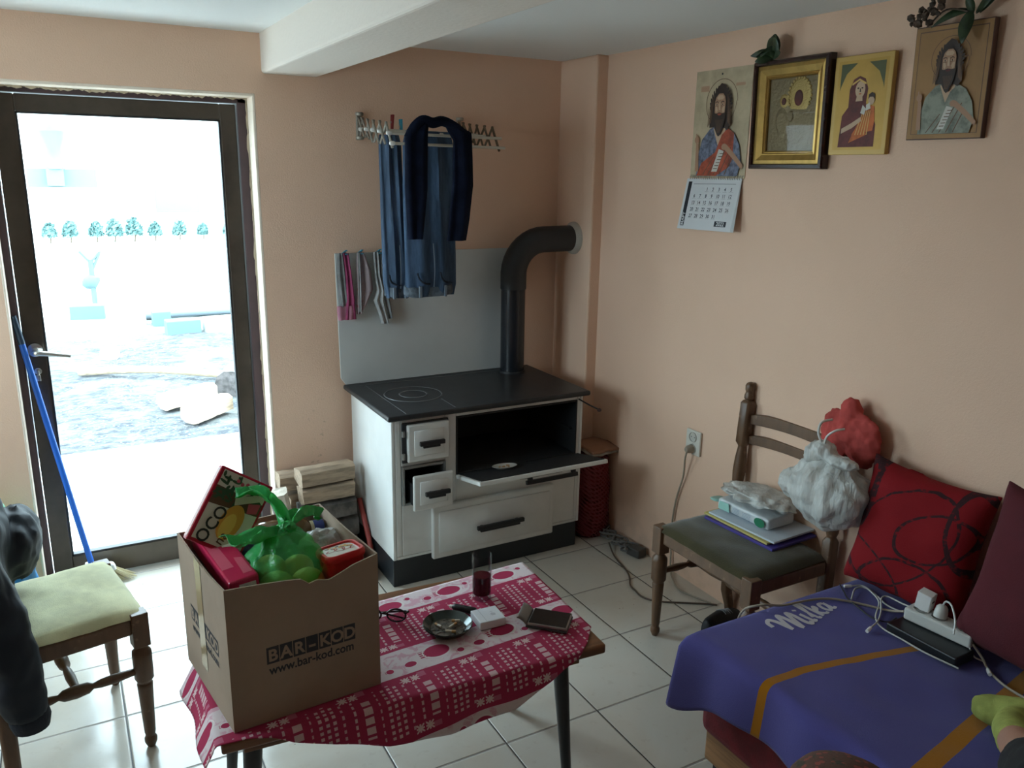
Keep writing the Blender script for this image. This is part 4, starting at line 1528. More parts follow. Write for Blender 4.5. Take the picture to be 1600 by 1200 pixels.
for i in range(4):
    hexa(bm, [pad_m @ Vector(p) for p in ((0 + .0 * i, 0, -.0012 * i), (PWd + .004 * i, 0, -.0012 * i), (PWd, PHt, -.0004 * i), (0, PHt, -.0004 * i), (0, 0, -.0012 * i + .0009), (PWd + .004 * i, 0, -.0012 * i + .0009), (PWd, PHt, -.0004 * i + .0003), (0, PHt, -.0004 * i + .0003))])
pg = ob('page_block', bm, m_page, cal, smooth=False)
bm = B()
poly(bm, [(.014, .012), (.034, .012), (.034, PHt - .012), (.014, PHt - .012)], pad_m, .0012, 0)
text_bm(bm, 'MAPT', .020, pad_m @ Matrix.Translation((.0305, .014, .0014)) @ Matrix.Rotation(PI / 2, 4, 'Z'), 1, 0, 'LEFT', 1.0, .0004)
poly(bm, [(.205, .016), (.268, .016), (.268, .036), (.205, .036)], pad_m, .0012, 0)
text_bm(bm, '2022', .021, pad_m @ Matrix.Translation((.2365, .0195, .0014)), 1, 0, 'CENTER', 1.0, .0004)
poly(bm, [(.045, .174), (.275, .174), (.275, .1755), (.045, .1755)], pad_m, .0012, 2)
for d_ in range(1, 32):
    c_, r_ = (d_ + 1) % 7, (d_ + 1) // 7
    X, Y = .062 + .0325 * c_, .148 - .0255 * r_
    text_bm(bm, str(d_), .0185, pad_m @ Matrix.Translation((X, Y, .0013)), 2, 0, 'CENTER', 1.0, .0003)
    poly(bm, [(X - .011, Y - .0035), (X + .011, Y - .0035), (X + .011, Y - .0025), (X - .011, Y - .0025)], pad_m, .0012, 3)
ob('page_print', bm, [M('calendar_dark_ink', (.02, .022, .03), .5), m_page, M('calendar_grey_ink', (.10, .10, .12), .6), M('calendar_pale_ink', (.35, .35, .37), .6)], pg, smooth=False)
bm = B()
for i in range(24):
    yy = -.008 - i * .0122
    tube(bm, [(-.004, yy, -.006), (-.009, yy, .002), (-.003, yy, .010), (.0, yy, .003)], .0011, 5, 2)
ob('spiral', bm, m_steel, cal)

# framed relief icon
fi_w, fi_h = .325, .354
ic = thing('framed_icon', 'dark wooden and gilt framed relief icon behind reflecting glass, green leaves tucked above', 'icon', (WR - .002, -.303, 1.711), (0, -math.radians(2.0), 0))
im = frame_m((0, 0, 0), (0, -1, 0), (0, 0, 1))
m_dkwood = M('dark_varnished_wood', (.028, .010, .008), .25, var=.15)
k = Mt('gilt_moulding', (.48, .30, .085), .34, metal=.7)
k.vary(.12, 18)
m_gilt = k.m
def moulding(w, h, x0, prof, M4, mats, name, par):
    """picture-frame profile (inset, height) run round a rectangle"""
    bm = B()
    rings = []
    for i_, (q, z_) in enumerate(prof):
        rings.append([M4 @ Vector(p) for p in ((x0 + q, x0 + q, z_), (w - x0 - q, x0 + q, z_), (w - x0 - q, h - x0 - q, z_), (x0 + q, h - x0 - q, z_))])
    loft(bm, rings, True, False)
    return ob(name, bm, mats, par, smooth=False)
moulding(fi_w, fi_h, 0, [(0, 0), (0, .026), (.004, .032), (.014, .033), (.017, .028), (.017, 0)], im, m_dkwood, 'wooden_frame', ic)
moulding(fi_w, fi_h, .017, [(0, 0), (0, .024), (.012, .026), (.030, .016), (.033, .017), (.036, .013), (.039, .014), (.043, .010), (.043, 0)], im, m_gilt, 'gilt_frame', ic)
k = Mt('embossed_bronze_foil', (.26, .20, .11), .5, metal=.45)
k.bump(k.noise(90, 4, .6), .7, .004)
m_bronze = k.m
m_brass = M('bright_brass_foil', (.50, .36, .13), .38, metal=.6, bump=.6, bs=200)
bm = B(); bx(bm, -.004, 0, -fi_w + .05, -.05, .05, fi_h - .05)
rel = ob('relief_sheet', bm, m_bronze, ic, smooth=False)
bm = B()
def disc(cx, cy, rx, ry, hgt, mi=0, rot=0):
    pts = ell(cx, cy, rx, ry, 20, rot=rot)
    a = [bm.verts.new(im @ Vector((p[0], p[1], .0041))) for p in pts]
    b = [bm.verts.new(im @ Vector((cx + (p[0] - cx) * .7, cy + (p[1] - cy) * .7, .0041 + hgt))) for p in pts]
    for i in range(20):
        bm.faces.new((a[i], a[(i + 1) % 20], b[(i + 1) % 20], b[i])).material_index = mi
    bm.faces.new(b).material_index = mi
disc(.19, .235, .048, .058, .002, 1)
for i in range(18):
    a = -.5 + i * (PI + 1.0) / 17
    disc(.19 + .047 * math.cos(a), .235 + .056 * math.sin(a), .006, .006, .003, 1)
disc(.188, .228, .022, .030, .004, 2)
disc(.125, .222, .020, .022, .002, 1)
disc(.125, .220, .012, .014, .004, 2)
disc(.185, .13, .060, .075, .003, 0)
disc(.122, .15, .030, .050, .004, 0, .2)
disc(.16, .17, .014, .02, .006, 0)
ob('relief_figures', bm, [m_bronze, m_brass, i_maroon], rel, smooth=False)
bm = B(); bx(bm, -.0135, -.012, -fi_w + .052, -.052, .052, fi_h - .052)
k = Mt('icon_glass', (.01, .01, .01), .015, spec=.5)
k.see(.90)
ob('glass_pane', bm, k.m, ic, smooth=False)

# icon of mother and child
i2w, i2h = .209, .292
i2 = thing('icon_panel', 'golden icon panel of a mother in maroon holding a child in orange', 'icon', (WR - .001, -.637, 1.755), (0, -math.radians(1.5), 0), 'painted icon panels')
bm = B(); bx(bm, -.018, 0, -i2w, 0, 0, i2h)
ob('wooden_board', bm, M('gold_edged_board', (.45, .28, .07), .4, metal=.2), i2, smooth=False, bev=.002)
m2 = frame_m((-.0182, 0, 0), (0, -1, 0), (0, 0, 1))
bm = B()
lay = [0.0]
def Q(pts, mi, w=i2w, h=i2h, M4=None):
    poly(bm, [(x * w, y * h) for x, y in pts], M4 or m2, lay[0], mi)
    lay[0] += .00012
Q([(.07, .05), (.93, .05), (.93, .95), (.07, .95)], 0)
Q([(.10, .07), (.90, .07), (.90, .93), (.10, .93)], 1)
Q([(.12, .65), (.12, .92), (.40, .92), (.22, .82), (.14, .70)], 5)
Q([(.88, .65), (.88, .92), (.60, .92), (.78, .82), (.86, .70)], 5)
arch = [(.13, .08), (.87, .08)] + [(.5 + .37 * math.cos(a), .62 + .26 * math.sin(a)) for a in [PI * i / 20 for i in range(21)]]
Q(arch, 0)
Q([(.17, .08), (.80, .08), (.80, .30), (.70, .44), (.60, .52), (.34, .52), (.20, .40)], 2)
Q([(.30, .46), (.30, .66), (.36, .76), (.46, .79), (.56, .76), (.62, .66), (.60, .48)], 2)
Q(ell(.485, .655, .085, .085, 18, rot=-.15), 3)
Q([(.42, .54), (.54, .54), (.53, .60), (.44, .60)], 3)
Q([(.34, .72), (.46, .765), (.58, .72), (.58, .70), (.46, .745), (.34, .70)], 6)
for ex in (.45, .52):
    Q(ell(ex, .67, .018, .008, 8), 7)
Q([(.48, .665), (.495, .665), (.50, .63), (.478, .63)], 7)
Q(ell(.49, .612, .025, .006, 8), 4)
Q([(.40, .20), (.76, .24), (.78, .34), (.76, .48), (.64, .50), (.56, .40), (.46, .26)], 4)
Q([(.36, .12), (.66, .20), (.62, .28), (.44, .24)], 4)
for i in range(5):
    Q([(.46 + .05 * i, .20), (.475 + .05 * i, .20), (.58 + .03 * i, .44), (.57 + .03 * i, .44)], 6)
Q(ell(.70, .545, .055, .050, 14), 3)
Q([(.645, .55), (.65, .60), (.70, .62), (.75, .60), (.755, .55), (.72, .575), (.67, .575)], 7)
Q([(.53, .42), (.60, .40), (.62, .46), (.56, .50)], 8)
Q([(.62, .44), (.70, .46), (.68, .52), (.62, .50)], 8)
Q([(.22, .22), (.40, .27), (.56, .34), (.54, .38), (.38, .32), (.22, .27)], 3)
ob('painting', bm, [i_gold, i_gold, i_maroon, i_skinl, i_orange, i_dkgreen, M('painted_gold_line', (.6, .38, .1), .5), i_hair, i_white], i2, smooth=False)

# icon of a bearded saint
i3w, i3h = .226, .302
i3 = thing('icon_panel', 'ochre icon panel of a bearded saint in a sage robe, dried flowers above', 'icon', (WR - .001, -.913, 1.794), (0, -math.radians(2.5), 0), 'painted icon panels')
bm = B(); bx(bm, -.020, 0, -i3w, 0, 0, i3h)
ob('wooden_board', bm, M('brown_board_edge', (.07, .025, .015), .5), i3, smooth=False, bev=.002)
m3 = frame_m((-.0202, 0, 0), (0, -1, 0), (0, 0, 1))
bm = B()
lay = [0.0]
def Q3(pts, mi): Q(pts, mi, i3w, i3h, m3)
Q3([(.01, .01), (.99, .01), (.99, .99), (.01, .99)], 0)
Q3([(.06, .05), (.94, .05), (.94, .955), (.06, .955)], 1)
Q3([(.07, .055), (.93, .055), (.93, .945), (.07, .945)], 0)
bearded(bm, m3 @ Matrix.Translation((.012, .010, 0)), .205, .29, .0005, {'line': 1, 'tunic': 2, 'cloak': 3, 'skin': 4, 'skin2': 5, 'paper': 6, 'hair': 7, 'red': 8})
lay = [.012]
Q3([(.70, .70), (.76, .70), (.76, .71), (.70, .71)], 1)
ob('painting', bm, [M('painted_burnt_ochre', (.33, .17, .055), .6, var=.1), i_line, i_green, i_green, i_skin, i_skinl, i_white, i_hair, i_maroon], i3, smooth=False)

# sprigs tucked behind the icons
m_sprig = M('dark_green_leaf', (.028, .055, .018), .45, var=.25, vs=40)
m_dry = M('dried_flower', (.10, .065, .045), .8, var=.3, vs=60)
def leaf(bm, base, d, ln, wd, nrm, droop=.3, mi=0):
    d = Vector(d).normalized()
    n_ = (Vector(nrm) - d * Vector(nrm).dot(d)).normalized()
    sd = d.cross(n_)
    rows = []
    for i in range(9):
        t = i / 8
        c = Vector(base) + d * ln * t - Vector((0, 0, 1)) * droop * ln * t * t
        w_ = wd * math.sin(PI * min(1, t * .92 + .06)) ** .8
        rows.append([c - sd * w_ + n_ * .1 * w_, c, c + sd * w_ + n_ * .1 * w_])
    loft(bm, rows, closed=False, cap=False, mi=mi)
sg = thing('leaf_sprig', 'green leafy sprig tucked over the dark framed icon', 'sprig', (WR - .034, -.378, 2.072), group='sprigs on the icons')
bm = B()
for d, ln, wd, dr in (((-.3, .75, .6), .10, .018, .45), ((-.35, .4, .8), .10, .032, .75), ((-.5, .1, .8), .085, .024, .8), ((-.35, -.35, .9), .10, .036, .25), ((-.3, -.7, .7), .075, .022, .5), ((-.5, .5, .2), .06, .02, .4), ((-.1, -.1, 1), .085, .032, .1)):
    leaf(bm, (0, 0, -.002), d, ln, wd, (-1, 0, .35), dr)
ob('leaves', bm, m_sprig, sg, solid=.001)
bm = B(); tube(bm, [(.005, 0, -.02), (0, .004, .01), (-.01, .012, .045)], .0025, 6)
ob('stalk', bm, m_dry, sg)
df = thing('dried_bouquet', 'brown dried flowers and trailing green leaves above the saint in the sage robe', 'sprig', (WR - .03, -1.0, 2.10), group='sprigs on the icons')
bm = B()
rnd = random.Random(3)
for i in range(70):
    t = rnd.random()
    p = Vector((-.015 - .04 * t * rnd.random(), .075 - .12 * t + rnd.gauss(0, .018), -.004 + .085 * t + abs(rnd.gauss(0, .015))))
    if p.z > .088: p.z = .088
    blob(bm, p, (rnd.uniform(.005, .011),) * 3, 1, .5, 3, i)
ob('dried_flowers', bm, m_dry, df)['kind'] = 'stuff'
bm = B()
for d, ln, wd, dr, b0 in (((-.3, .8, .1), .09, .012, .5, (0, -.06, .02)), ((-.3, -.1, -.6), .065, .02, .4, (-.02, -.075, .015)), ((-.3, -.6, .4), .10, .014, .1, (0, -.08, .012)), ((-.3, -.8, .5), .12, .012, -.1, (0, -.09, .012)), ((-.3, .1, .8), .06, .012, .2, (0, -.07, .01))):
    leaf(bm, b0, d, ln, wd, (-1, 0, .3), dr)
ob('leaves', bm, m_sprig, df, solid=.001)
bm = B(); tube(bm, [(.0, .06, -.006), (-.01, .0, .03), (-.015, -.08, .012)], .0025, 6)
ob('stalk', bm, m_dry, df)

# double socket with plug and cable
sk = thing('wall_socket', 'white double wall socket with a cable plugged into its lower half', 'socket', (WR, -.105, .620))
bm = B(); bx(bm, -.012, 0, -.043, .043, -.052, .052)
ob('cover_plate', bm, M('aged_white_plastic', (.60, .57, .50), .4), sk, smooth=False, bev=.005, seg=3)
m_dk = M('socket_dark', (.05, .05, .05), .6)
m_skin2 = M('socket_insert', (.48, .46, .41), .4)
for z_ in (.024, -.026):
    bm = B(); lathe(bm, [(.0215, -.0115), (.0215, -.016), (.0195, -.016), (.018, -.0125), (.001, -.0125)][::-1], 28, (0, .0, z_), ax='x')
    w_ = ob('socket_insert', bm, m_skin2, sk)
    bm = B()
    for yy in (-.0095, .0095):
        lathe(bm, [(.0026, -.0127), (.0026, -.0122)], 10, (0, yy, z_), ax='x')
    ob('pin_holes', bm, m_dk, w_)
bm = B(); lathe(bm, [(.001, -.046), (.010, -.045), (.016, -.036), (.0178, -.022), (.0178, -.0128)], 20, (0, 0, -.026), ax='x')
pl2 = thing('power_cable', 'pale cable with its plug in the wall socket, trailing down behind the chair', 'cable', (WR, -.105, .620))
m_tancab = M('beige_cable', (.30, .25, .19), .5)
ob('plug', bm, m_tancab, pl2)
bm = B(); tube(bm, [(-.040, .0, -.034), (-.036, .012, -.075), (-.018, .035, -.16), (-.012, .075, -.28), (-.012, .09, -.40), (-.012, .085, -.52), (-.02, .07, -.60), (-.05, .02, -.6135), (-.09, -.08, -.6135), (-.05, -.22, -.6135)], .004, 8, 6)
ob('cord', bm, m_tancab, pl2)

# ------------------------------------------------------------------ drying rack and laundry
m_rackm = M('dull_rack_metal', (.33, .31, .27), .45, metal=.5)
m_ratt = M('brown_lattice', (.10, .065, .035), .6)
m_rod = M('cream_rod', (.56, .53, .45), .45)
RK = Vector((-.31, WB, 1.85))
rk = thing('drying_rack', 'wall-mounted folding drying rack with cream rods above the stove', 'drying rack', RK)
lx, rx = -.545 - RK.x, -.083 - RK.x
for xx in (lx, rx):
    bm = B()
    bx(bm, xx - .010, xx + .010, -.016, 0, -.045, .062)
    for z_ in (-.040, .055):
        lathe(bm, [(.014, -.004), (.017, -.002), (.017, .008), (.014, .010)], 14, (xx, -.020, z_))
    ob('bracket', bm, m_rackm, rk, bev=.002)
    top = [(-.01, .048), (-.055, .042), (-.12, .034), (-.19, .027), (-.262, .021), (-.330, .014)]
    low = [(-.02, -.028), (-.09, -.036), (-.145, -.044), (-.185, -.058), (-.257, -.064), (-.327, -.068), (-.396, -.083)]
    mids = [(-.03, .004), (-.09, -.004), (-.148, -.010), (-.225, -.016), (-.298, -.024), (-.36, -.032)]
    for k_ in range(5):
        for p_, q_, dxx in ((top[k_], low[k_ + 1], -.003), (low[k_], top[min(k_ + 1, 5)], .003)):
            bm = B(); tube(bm, [(xx + dxx, p_[0], p_[1]), (xx + dxx, q_[0], q_[1])], .0045, 6, 0)
            ob('lattice_bar', bm, m_ratt if xx == rx else m_rackm, rk)
    bm = B(); tube(bm, [(xx, top[5][0], top[5][1]), (xx, low[6][0], low[6][1])], .005, 6, 0)
    ob('lattice_bar', bm, m_ratt if xx == rx else m_rackm, rk)
for (yy, z_) in ((.871, 1.846), (.80, 1.844), (.724, 1.839), (.644, 1.831), (.547, 1.821), (.515, 1.783)):
    bm = B()
    tube(bm, [(-.555 - RK.x, yy - RK.y, z_ - RK.z), (-.065 - RK.x, yy - RK.y, z_ - RK.z - .004)], .0055, 10, 0)
    rd = ob('rod', bm, m_rod, rk)
    bm = B(); lathe(bm, [(.001, -.562), (.006, -.561), (.0085, -.555), (.0085, -.545), (.006, -.540)], 12, (-RK.x, yy - RK.y, z_ - RK.z), ax='x')
    ob('rod_tip', bm, m_white, rd)

def denim(name, col):
    k = Mt(name, col, .9, spec=.15)
    k.paint(k.noise(7, 4, .6, stretch=(3, 3, .5)).sm(.38, .68) * .75, tuple(c * 2.1 for c in col))
    k.paint(k.noise(300, 1, stretch=(1, 1, .2)).sm(.5, .8) * .2, tuple(c * .4 for c in col))
    k.bump(k.noise(14, 3, stretch=(2.5, 2.5, .5)), .4, .01)
    return k.m
m_denim1 = denim('light_denim', (.055, .085, .135))
m_denim2 = denim('mid_denim', (.040, .066, .110))
m_seam = M('denim_seam', (.13, .16, .20), .9)
m_pocket = M('denim_shadow', (.012, .018, .030), .95)  # dark tone painted as the shade in the pocket openings
def hang(bm, secs, n=40, rip=.006, nf=5, seed=0, mi=0, open_=True):
    """limp tube: secs = (z, cx, cy, half width, half depth); folds run down it"""
    rings = []
    S_ = []
    for a, b in zip(secs, secs[1:]):
        for i in range(6):
            t = i / 6
            S_.append([a[j] + (b[j] - a[j]) * t for j in range(5)])
    S_.append(list(secs[-1]))
    for z_, cx, cy, hw, hd in S_:
        ring = []
        for i in range(n):
            th = 2 * PI * i / n
            c_, s_ = math.cos(th), math.sin(th)
            px = hw * (abs(c_) ** .7) * (1 if c_ >= 0 else -1)
            py = hd * (abs(s_) ** .8) * (1 if s_ >= 0 else -1)
            fold = rip * math.sin(nf * px / max(hw, .001) * 1.7 + seed + 2.2 * z_) + rip * .7 * noise.noise(Vector((px * 30, z_ * 7, seed)))
            ring.append((cx + px, cy + py + fold, z_))
        rings.append(ring)
    loft(bm, rings, True, True, mi)
def jeans(label, secs, mat, loc, seed, pocket):
    t = thing('jeans', label, 'jeans', loc, group='jeans hung over the drying rack')
    S_ = [(z - loc[2], x - loc[0], y - loc[1], w, d) for z, x, y, w, d in secs]
    bm = B(); hang(bm, S_, 48, .008, 5, seed)
    ob('denim_body', bm, mat, t)
    z0, x0, y0, w0, d0 = S_[-1]
    bm = B()
    rings = []
    for dz, g in ((.038, 1.02), (.036, 1.06), (.002, 1.07), (-.002, 1.03)):
        rings.append([(x0 + w0 * g * (abs(math.cos(a)) ** .7) * (1 if math.cos(a) >= 0 else -1), y0 + (d0 * g + .004) * math.sin(a) + .006 * math.sin(6 * math.cos(a) + seed), z0 + dz + .010 * math.cos(a) * math.sin(a + seed)) for a in [2 * PI * i / 48 for i in range(48)]])
    loft(bm, rings, True, True)
    ob('waistband', bm, M(mat.name + '_band', (.10, .125, .155), .9, var=.25, vs=40), t)
    for px, rz_ in pocket:
        bm = B()
        pts = smooth_path([(px - .028, 0, .10), (px - .020, 0, .075), (px + .0, 0, .058), (px + .03, 0, .052)], 5)
        tube(bm, [(p.x, y0 - d0 - .012 + .006 * math.sin(5 * 1.7 * (p.x - x0) / w0 + seed), z0 + p.z) for p in pts], .004, 6, 0)
        ob('pocket_shade', bm, m_pocket, t)
    bm = B()
    tube(bm, [(x0 + w0 * .02, y0 - d0 - .010, z0 + .04), (x0 + w0 * .05, y0 - d0 - .012, z0 + .12), (x0, y0 - d0 - .010, z0 + .22)], .002, 5, 4)
    ob('fly_seam', bm, m_seam, t)
    for sx_ in (-.55, .5):
        bm = B()
        bx(bm, x0 + w0 * sx_ - .005, x0 + w0 * sx_ + .005, y0 - d0 - .016, y0 - d0 - .004, z0 - .002, z0 + .045)
        ob('belt_loop', bm, m_seam, t)
    return t
jeans('light blue jeans hanging nearest the door on the drying rack, waistband down', [(1.822, -.482, .735, .040, .018), (1.78, -.480, .728, .046, .026), (1.55, -.478, .722, .050, .032), (1.35, -.474, .718, .053, .036), (1.23, -.472, .715, .054, .036), (1.165, -.466, .712, .050, .030)], m_denim1, (-.485, .72, 1.5), 1.0, [(-.005, 0)])
jeans('wide blue jeans hanging behind the navy top on the drying rack, waistband down', [(1.838, -.345, .650, .095, .018), (1.79, -.345, .652, .106, .030), (1.55, -.344, .648, .110, .036), (1.32, -.342, .645, .112, .040), (1.22, -.342, .645, .113, .038), (1.175, -.346, .645, .108, .032)], m_denim2, (-.345, .65, 1.5), 2.4, [(-.045, 0), (.055, 0)])

# navy top on a white hanger in front of the jeans
k = Mt('navy_knit', (.0075, .011, .026), .95, spec=.1)
k.bump(k.noise(500, 2), .3, .002)
k.vary(.2, 12)
m_navy = k.m
tp_ = thing('navy_top', 'dark navy long-sleeved top hanging open over the blue jeans', 'top', (-.285, .488, 1.6))
def T_(x, z_): return x + .285, z_ - 1.6
bm = B()
hang(bm, [(.258, -.150, .004, .026, .014), (.235, -.172, .0, .044, .016), (.20, -.178, 0, .048, .017), (.02, -.181, -.002, .047, .018), (-.176, -.188, -.002, .031, .016)], 36, .005, 3, 2.0)
ob('sleeve', bm, m_navy, tp_)
bm = B()
hang(bm, [(.256, -.030, .004, .028, .014), (.232, .004, .0, .050, .016), (.20, .016, 0, .040, .017), (.03, .017, -.002, .046, .018), (-.10, .002, -.002, .046, .018), (-.186, -.011, -.002, .044, .016)], 36, .005, 3, 4.0)
ob('sleeve', bm, m_navy, tp_)
bm = B(); tube(bm, [(-.215, .0, .205), (-.185, .0, .245), (-.150, .0, .270), (-.110, -.002, .262), (-.068, .0, .270), (-.015, .0, .250), (.045, .0, .215)], [.014, .019, .019, .020, .019, .019, .013], 12, 5)
ob('collar', bm, m_navy, tp_)

# pegs on the rods and laundry pegged along the panel
def peg(loc, rot, mat, label):
    t = thing('clothes_peg', label, 'clothes peg', loc, rot, 'clothes pegs')
    for s_ in (-1, 1):
        bm = B()
        hexa(bm, [(-.005, s_ * .001, -.022), (.005, s_ * .001, -.022), (.005, s_ * .005, -.022), (-.005, s_ * .005, -.022), (-.005, s_ * .006, .034), (.005, s_ * .006, .034), (.005, s_ * .010, .034), (-.005, s_ * .010, .034)])
        ob('jaw', bm, mat, t, smooth=False, bev=.001)
    bm = B(); lathe(bm, [(.0045, -.0065), (.0045, .0065)], 10, (0, 0, .004), ax='x')
    ob('spring', bm, m_steel, t)
m_pegr = M('red_peg', (.28, .03, .03), .45)
m_pegb = M('blue_peg', (.05, .24, .36), .4)
m_pegt = M('turquoise_peg', (.04, .30, .42), .4)
peg((-.462, .744, 1.868), (0, .06, 0), m_pegr, 'red clothes peg sticking up on the drying rack')
peg((-.424, .744, 1.852), (0, -.04, 0), m_pegt, 'light blue clothes peg sticking up on the drying rack')
for i, (px, lb_) in enumerate([(-.636, 'turquoise peg holding the pink shorts to the panel'), (-.566, 'turquoise peg holding the flowered shorts to the panel'), (-.484, 'turquoise peg holding the grey-white socks to the panel')]):
    peg((px, .886, 1.337), (1.35, 0, 0), m_pegt, lb_)
def garment(name, label, cat, parts, loc):
    loc = (loc[0], loc[1] - .010, loc[2])
    t = thing(name, label, cat, loc, group='small laundry pegged to the panel')
    for pn, secs, mat, seed in parts:
        bm = B(); hang(bm, secs, 28, .005, 3, seed)
        ob(pn, bm, mat, t)
m_pinkg = M('magenta_cotton', (.30, .045, .12), .9, var=.2, vs=14)
m_pinkl = M('pale_pink_edge', (.50, .22, .30), .9, var=.15)
m_greyg = M('grey_cotton', (.22, .22, .22), .95, var=.2, vs=14)
k = Mt('flowered_cotton', (.32, .25, .26), .95)
k.paint(k.voro(45).lt(.28) * k.noise(40, 2).gt(.5), (.30, .07, .10))
k.vary(.0, 5)
m_flow = k.m
m_lgrey = M('light_grey_cotton', (.42, .42, .42), .95, var=.2, vs=14)
garment('shorts', 'pink and grey child shorts pegged at the outer end of the panel', 'shorts', [
    ('grey_side', [(.0, -.022, 0, .010, .006), (-.10, -.020, 0, .017, .009), (-.23, -.012, 0, .017, .009)], m_greyg, 1),
    ('pink_side', [(.0, .002, -.004, .014, .006), (-.08, .010, -.004, .014, .010), (-.20, .016, -.004, .020, .010), (-.285, .012, -.004, .028, .010)], m_pinkg, 2),
    ('pink_hem', [(-.225, -.005, -.006, .040, .009), (-.25, -.004, -.006, .042, .010), (-.285, -.006, -.006, .036, .009)], m_pinkl, 3)], (-.638, .880, 1.340))
garment('shorts', 'pale flowered child shorts pegged between the pink shorts and the socks', 'shorts', [
    ('flowered_cloth', [(.0, -.003, 0, .016, .006), (-.07, .008, 0, .032, .010), (-.16, .012, 0, .038, .011), (-.21, -.002, 0, .028, .010), (-.265, -.016, 0, .012, .007)], m_flow, 2),
    ('side_seam', [(.0, -.014, -.010, .005, .004), (-.12, -.014, -.012, .007, .005), (-.255, -.016, -.010, .006, .004)], m_lgrey, 4)], (-.566, .880, 1.340))
garment('socks', 'long grey-white socks pegged beside the hanging jeans', 'socks', [
    ('sock', [(.0, -.012, 0, .012, .006), (-.10, -.008, 0, .013, .009), (-.17, .004, 0, .016, .010), (-.21, -.004, 0, .024, .011), (-.26, .010, 0, .018, .010), (-.315, .024, 0, .018, .009)], m_lgrey, 2),
    ('sock', [(.0, .006, .003, .012, .006), (-.12, .016, .003, .014, .009), (-.22, .036, .002, .014, .009), (-.295, .050, .002, .012, .008)], m_greyg, 4)], (-.488, .880, 1.340))

# ------------------------------------------------------------------ firewood beside the stove
m_pale = M('fresh_split_wood', (.36, .255, .17), .8, var=.2, vs=9, bump=.35, bs=30, stretch=(1, 6, 6))
m_dark = M('grey_bark', (.12, .10, .085), .9, var=.3, vs=18, bump=.8, bs=30)
for i, (px, py, pz, L, r, rz_, wedge, lb_) in enumerate([
        (-.800, .735, .056, .25, .056, .05, False, 'round grey log at the bottom of the indoor woodpile, in front'),
        (-.805, .855, .056, .25, .055, 0, False, 'round grey log at the bottom of the indoor woodpile, against the wall'),
        (-.795, .735, .168, .24, .056, -.04, False, 'grey bark log in the middle of the indoor woodpile, in front'),
        (-.800, .855, .167, .25, .055, .02, False, 'grey bark log in the middle of the indoor woodpile, against the wall'),
        (-.800, .730, .268, .235, .052, .04, True, 'broad grey-sided split log just under the two pale ones'),
        (-.815, .855, .272, .25, .054, 0, True, 'split log at the back of the woodpile, halfway up the wall'),
        (-.800, .730, .348, .225, .045, .03, True, 'pale split log second from the top of the indoor woodpile'),
        (-.800, .738, .425, .235, .048, .06, True, 'pale split log on top of the indoor woodpile'),
        (-.852, .862, .372, .24, .050, -.03, True, 'brown split log behind the topmost pale log')]):
    bm = log_bm(L, r, 20 + i, wedge)
    o = ob('firewood_log', bm, ([m_dark, m_dark] if i == 4 else [m_pale, m_dark]) if wedge else m_dark, loc=(px, py, pz), rot=(0, 0, rz_), smooth=not wedge)
    tag(o, lb_, 'log', 'firewood stacked beside the stove')
bm = log_bm(.36, .045, 44, True)
tag(ob('firewood_log', bm, [M('white_split_wood', (.6, .52, .42), .85, var=.2, vs=20, bump=.5, bs=40), m_dark], loc=(-.965, .745, .185), rot=(.3, PI / 2 - .16, 0), smooth=False), 'pale log standing on end against the woodpile, next to the door', 'log', 'firewood stacked beside the stove')  # paler wood than the rest of the pile
bm = B(); tube(bm, [(0, 0, 0), (.003, .09, .12), (.0, .19, .26)], .011, 10, 4)
tag(ob('red_stick', bm, M('red_paint', (.30, .04, .03), .5), loc=(-.650, .555, .012)), 'thin red stick leaning between woodpile and stove', 'stick')
for i, (px, py, rz_) in enumerate([(-.70, .60, .4), (-.675, .53, 1.3)]):
    bm = log_bm(.10, .022, 60 + i, True)
    tag(ob('kindling', bm, [m_dark, m_dark], loc=(px, py, .022), rot=(0, 0, rz_), smooth=False), ['dark kindling piece on the tiles close to the woodpile', 'dark kindling piece on the tiles by the front edge of the stove side'][i], 'kindling', 'kindling by the stove')

# ------------------------------------------------------------------ onion sack in the corner
SKO = Vector((.405, .487, 0))
sk_ = thing('onion_sack', 'red net sack of onions standing between stove and right wall', 'sack', SKO)
k = Mt('red_net', (.16, .012, .018), .7)
x, y, z = k.xyz()
n = k.t.nodes.new('ShaderNodeTexCoord')
net = (((x + z) * 160).sin().ab().lt(.8) * ((y * 1.2 - z + x * .3) * 160).sin().ab().lt(.8))
k.see(net * .80, (.9, .35, .35))
bm = B()
lathe(bm, [(.075, .002), (.092, .02), (.098, .08), (.096, .16), (.098, .25), (.094, .33), (.086, .385), (.07, .415)], 32)
for v in bm.verts:
    q = noise.noise(v.co * 16) * .010
    v.co += Vector((v.co.x, v.co.y, 0)).normalized() * q if v.co.xy.length > .01 else Vector()
ob('net', bm, k.m, sk_)
m_onion = M('red_brown_onion', (.21, .045, .035), .4, var=.25, vs=14)
rnd = random.Random(5)
first = None
lv = 0
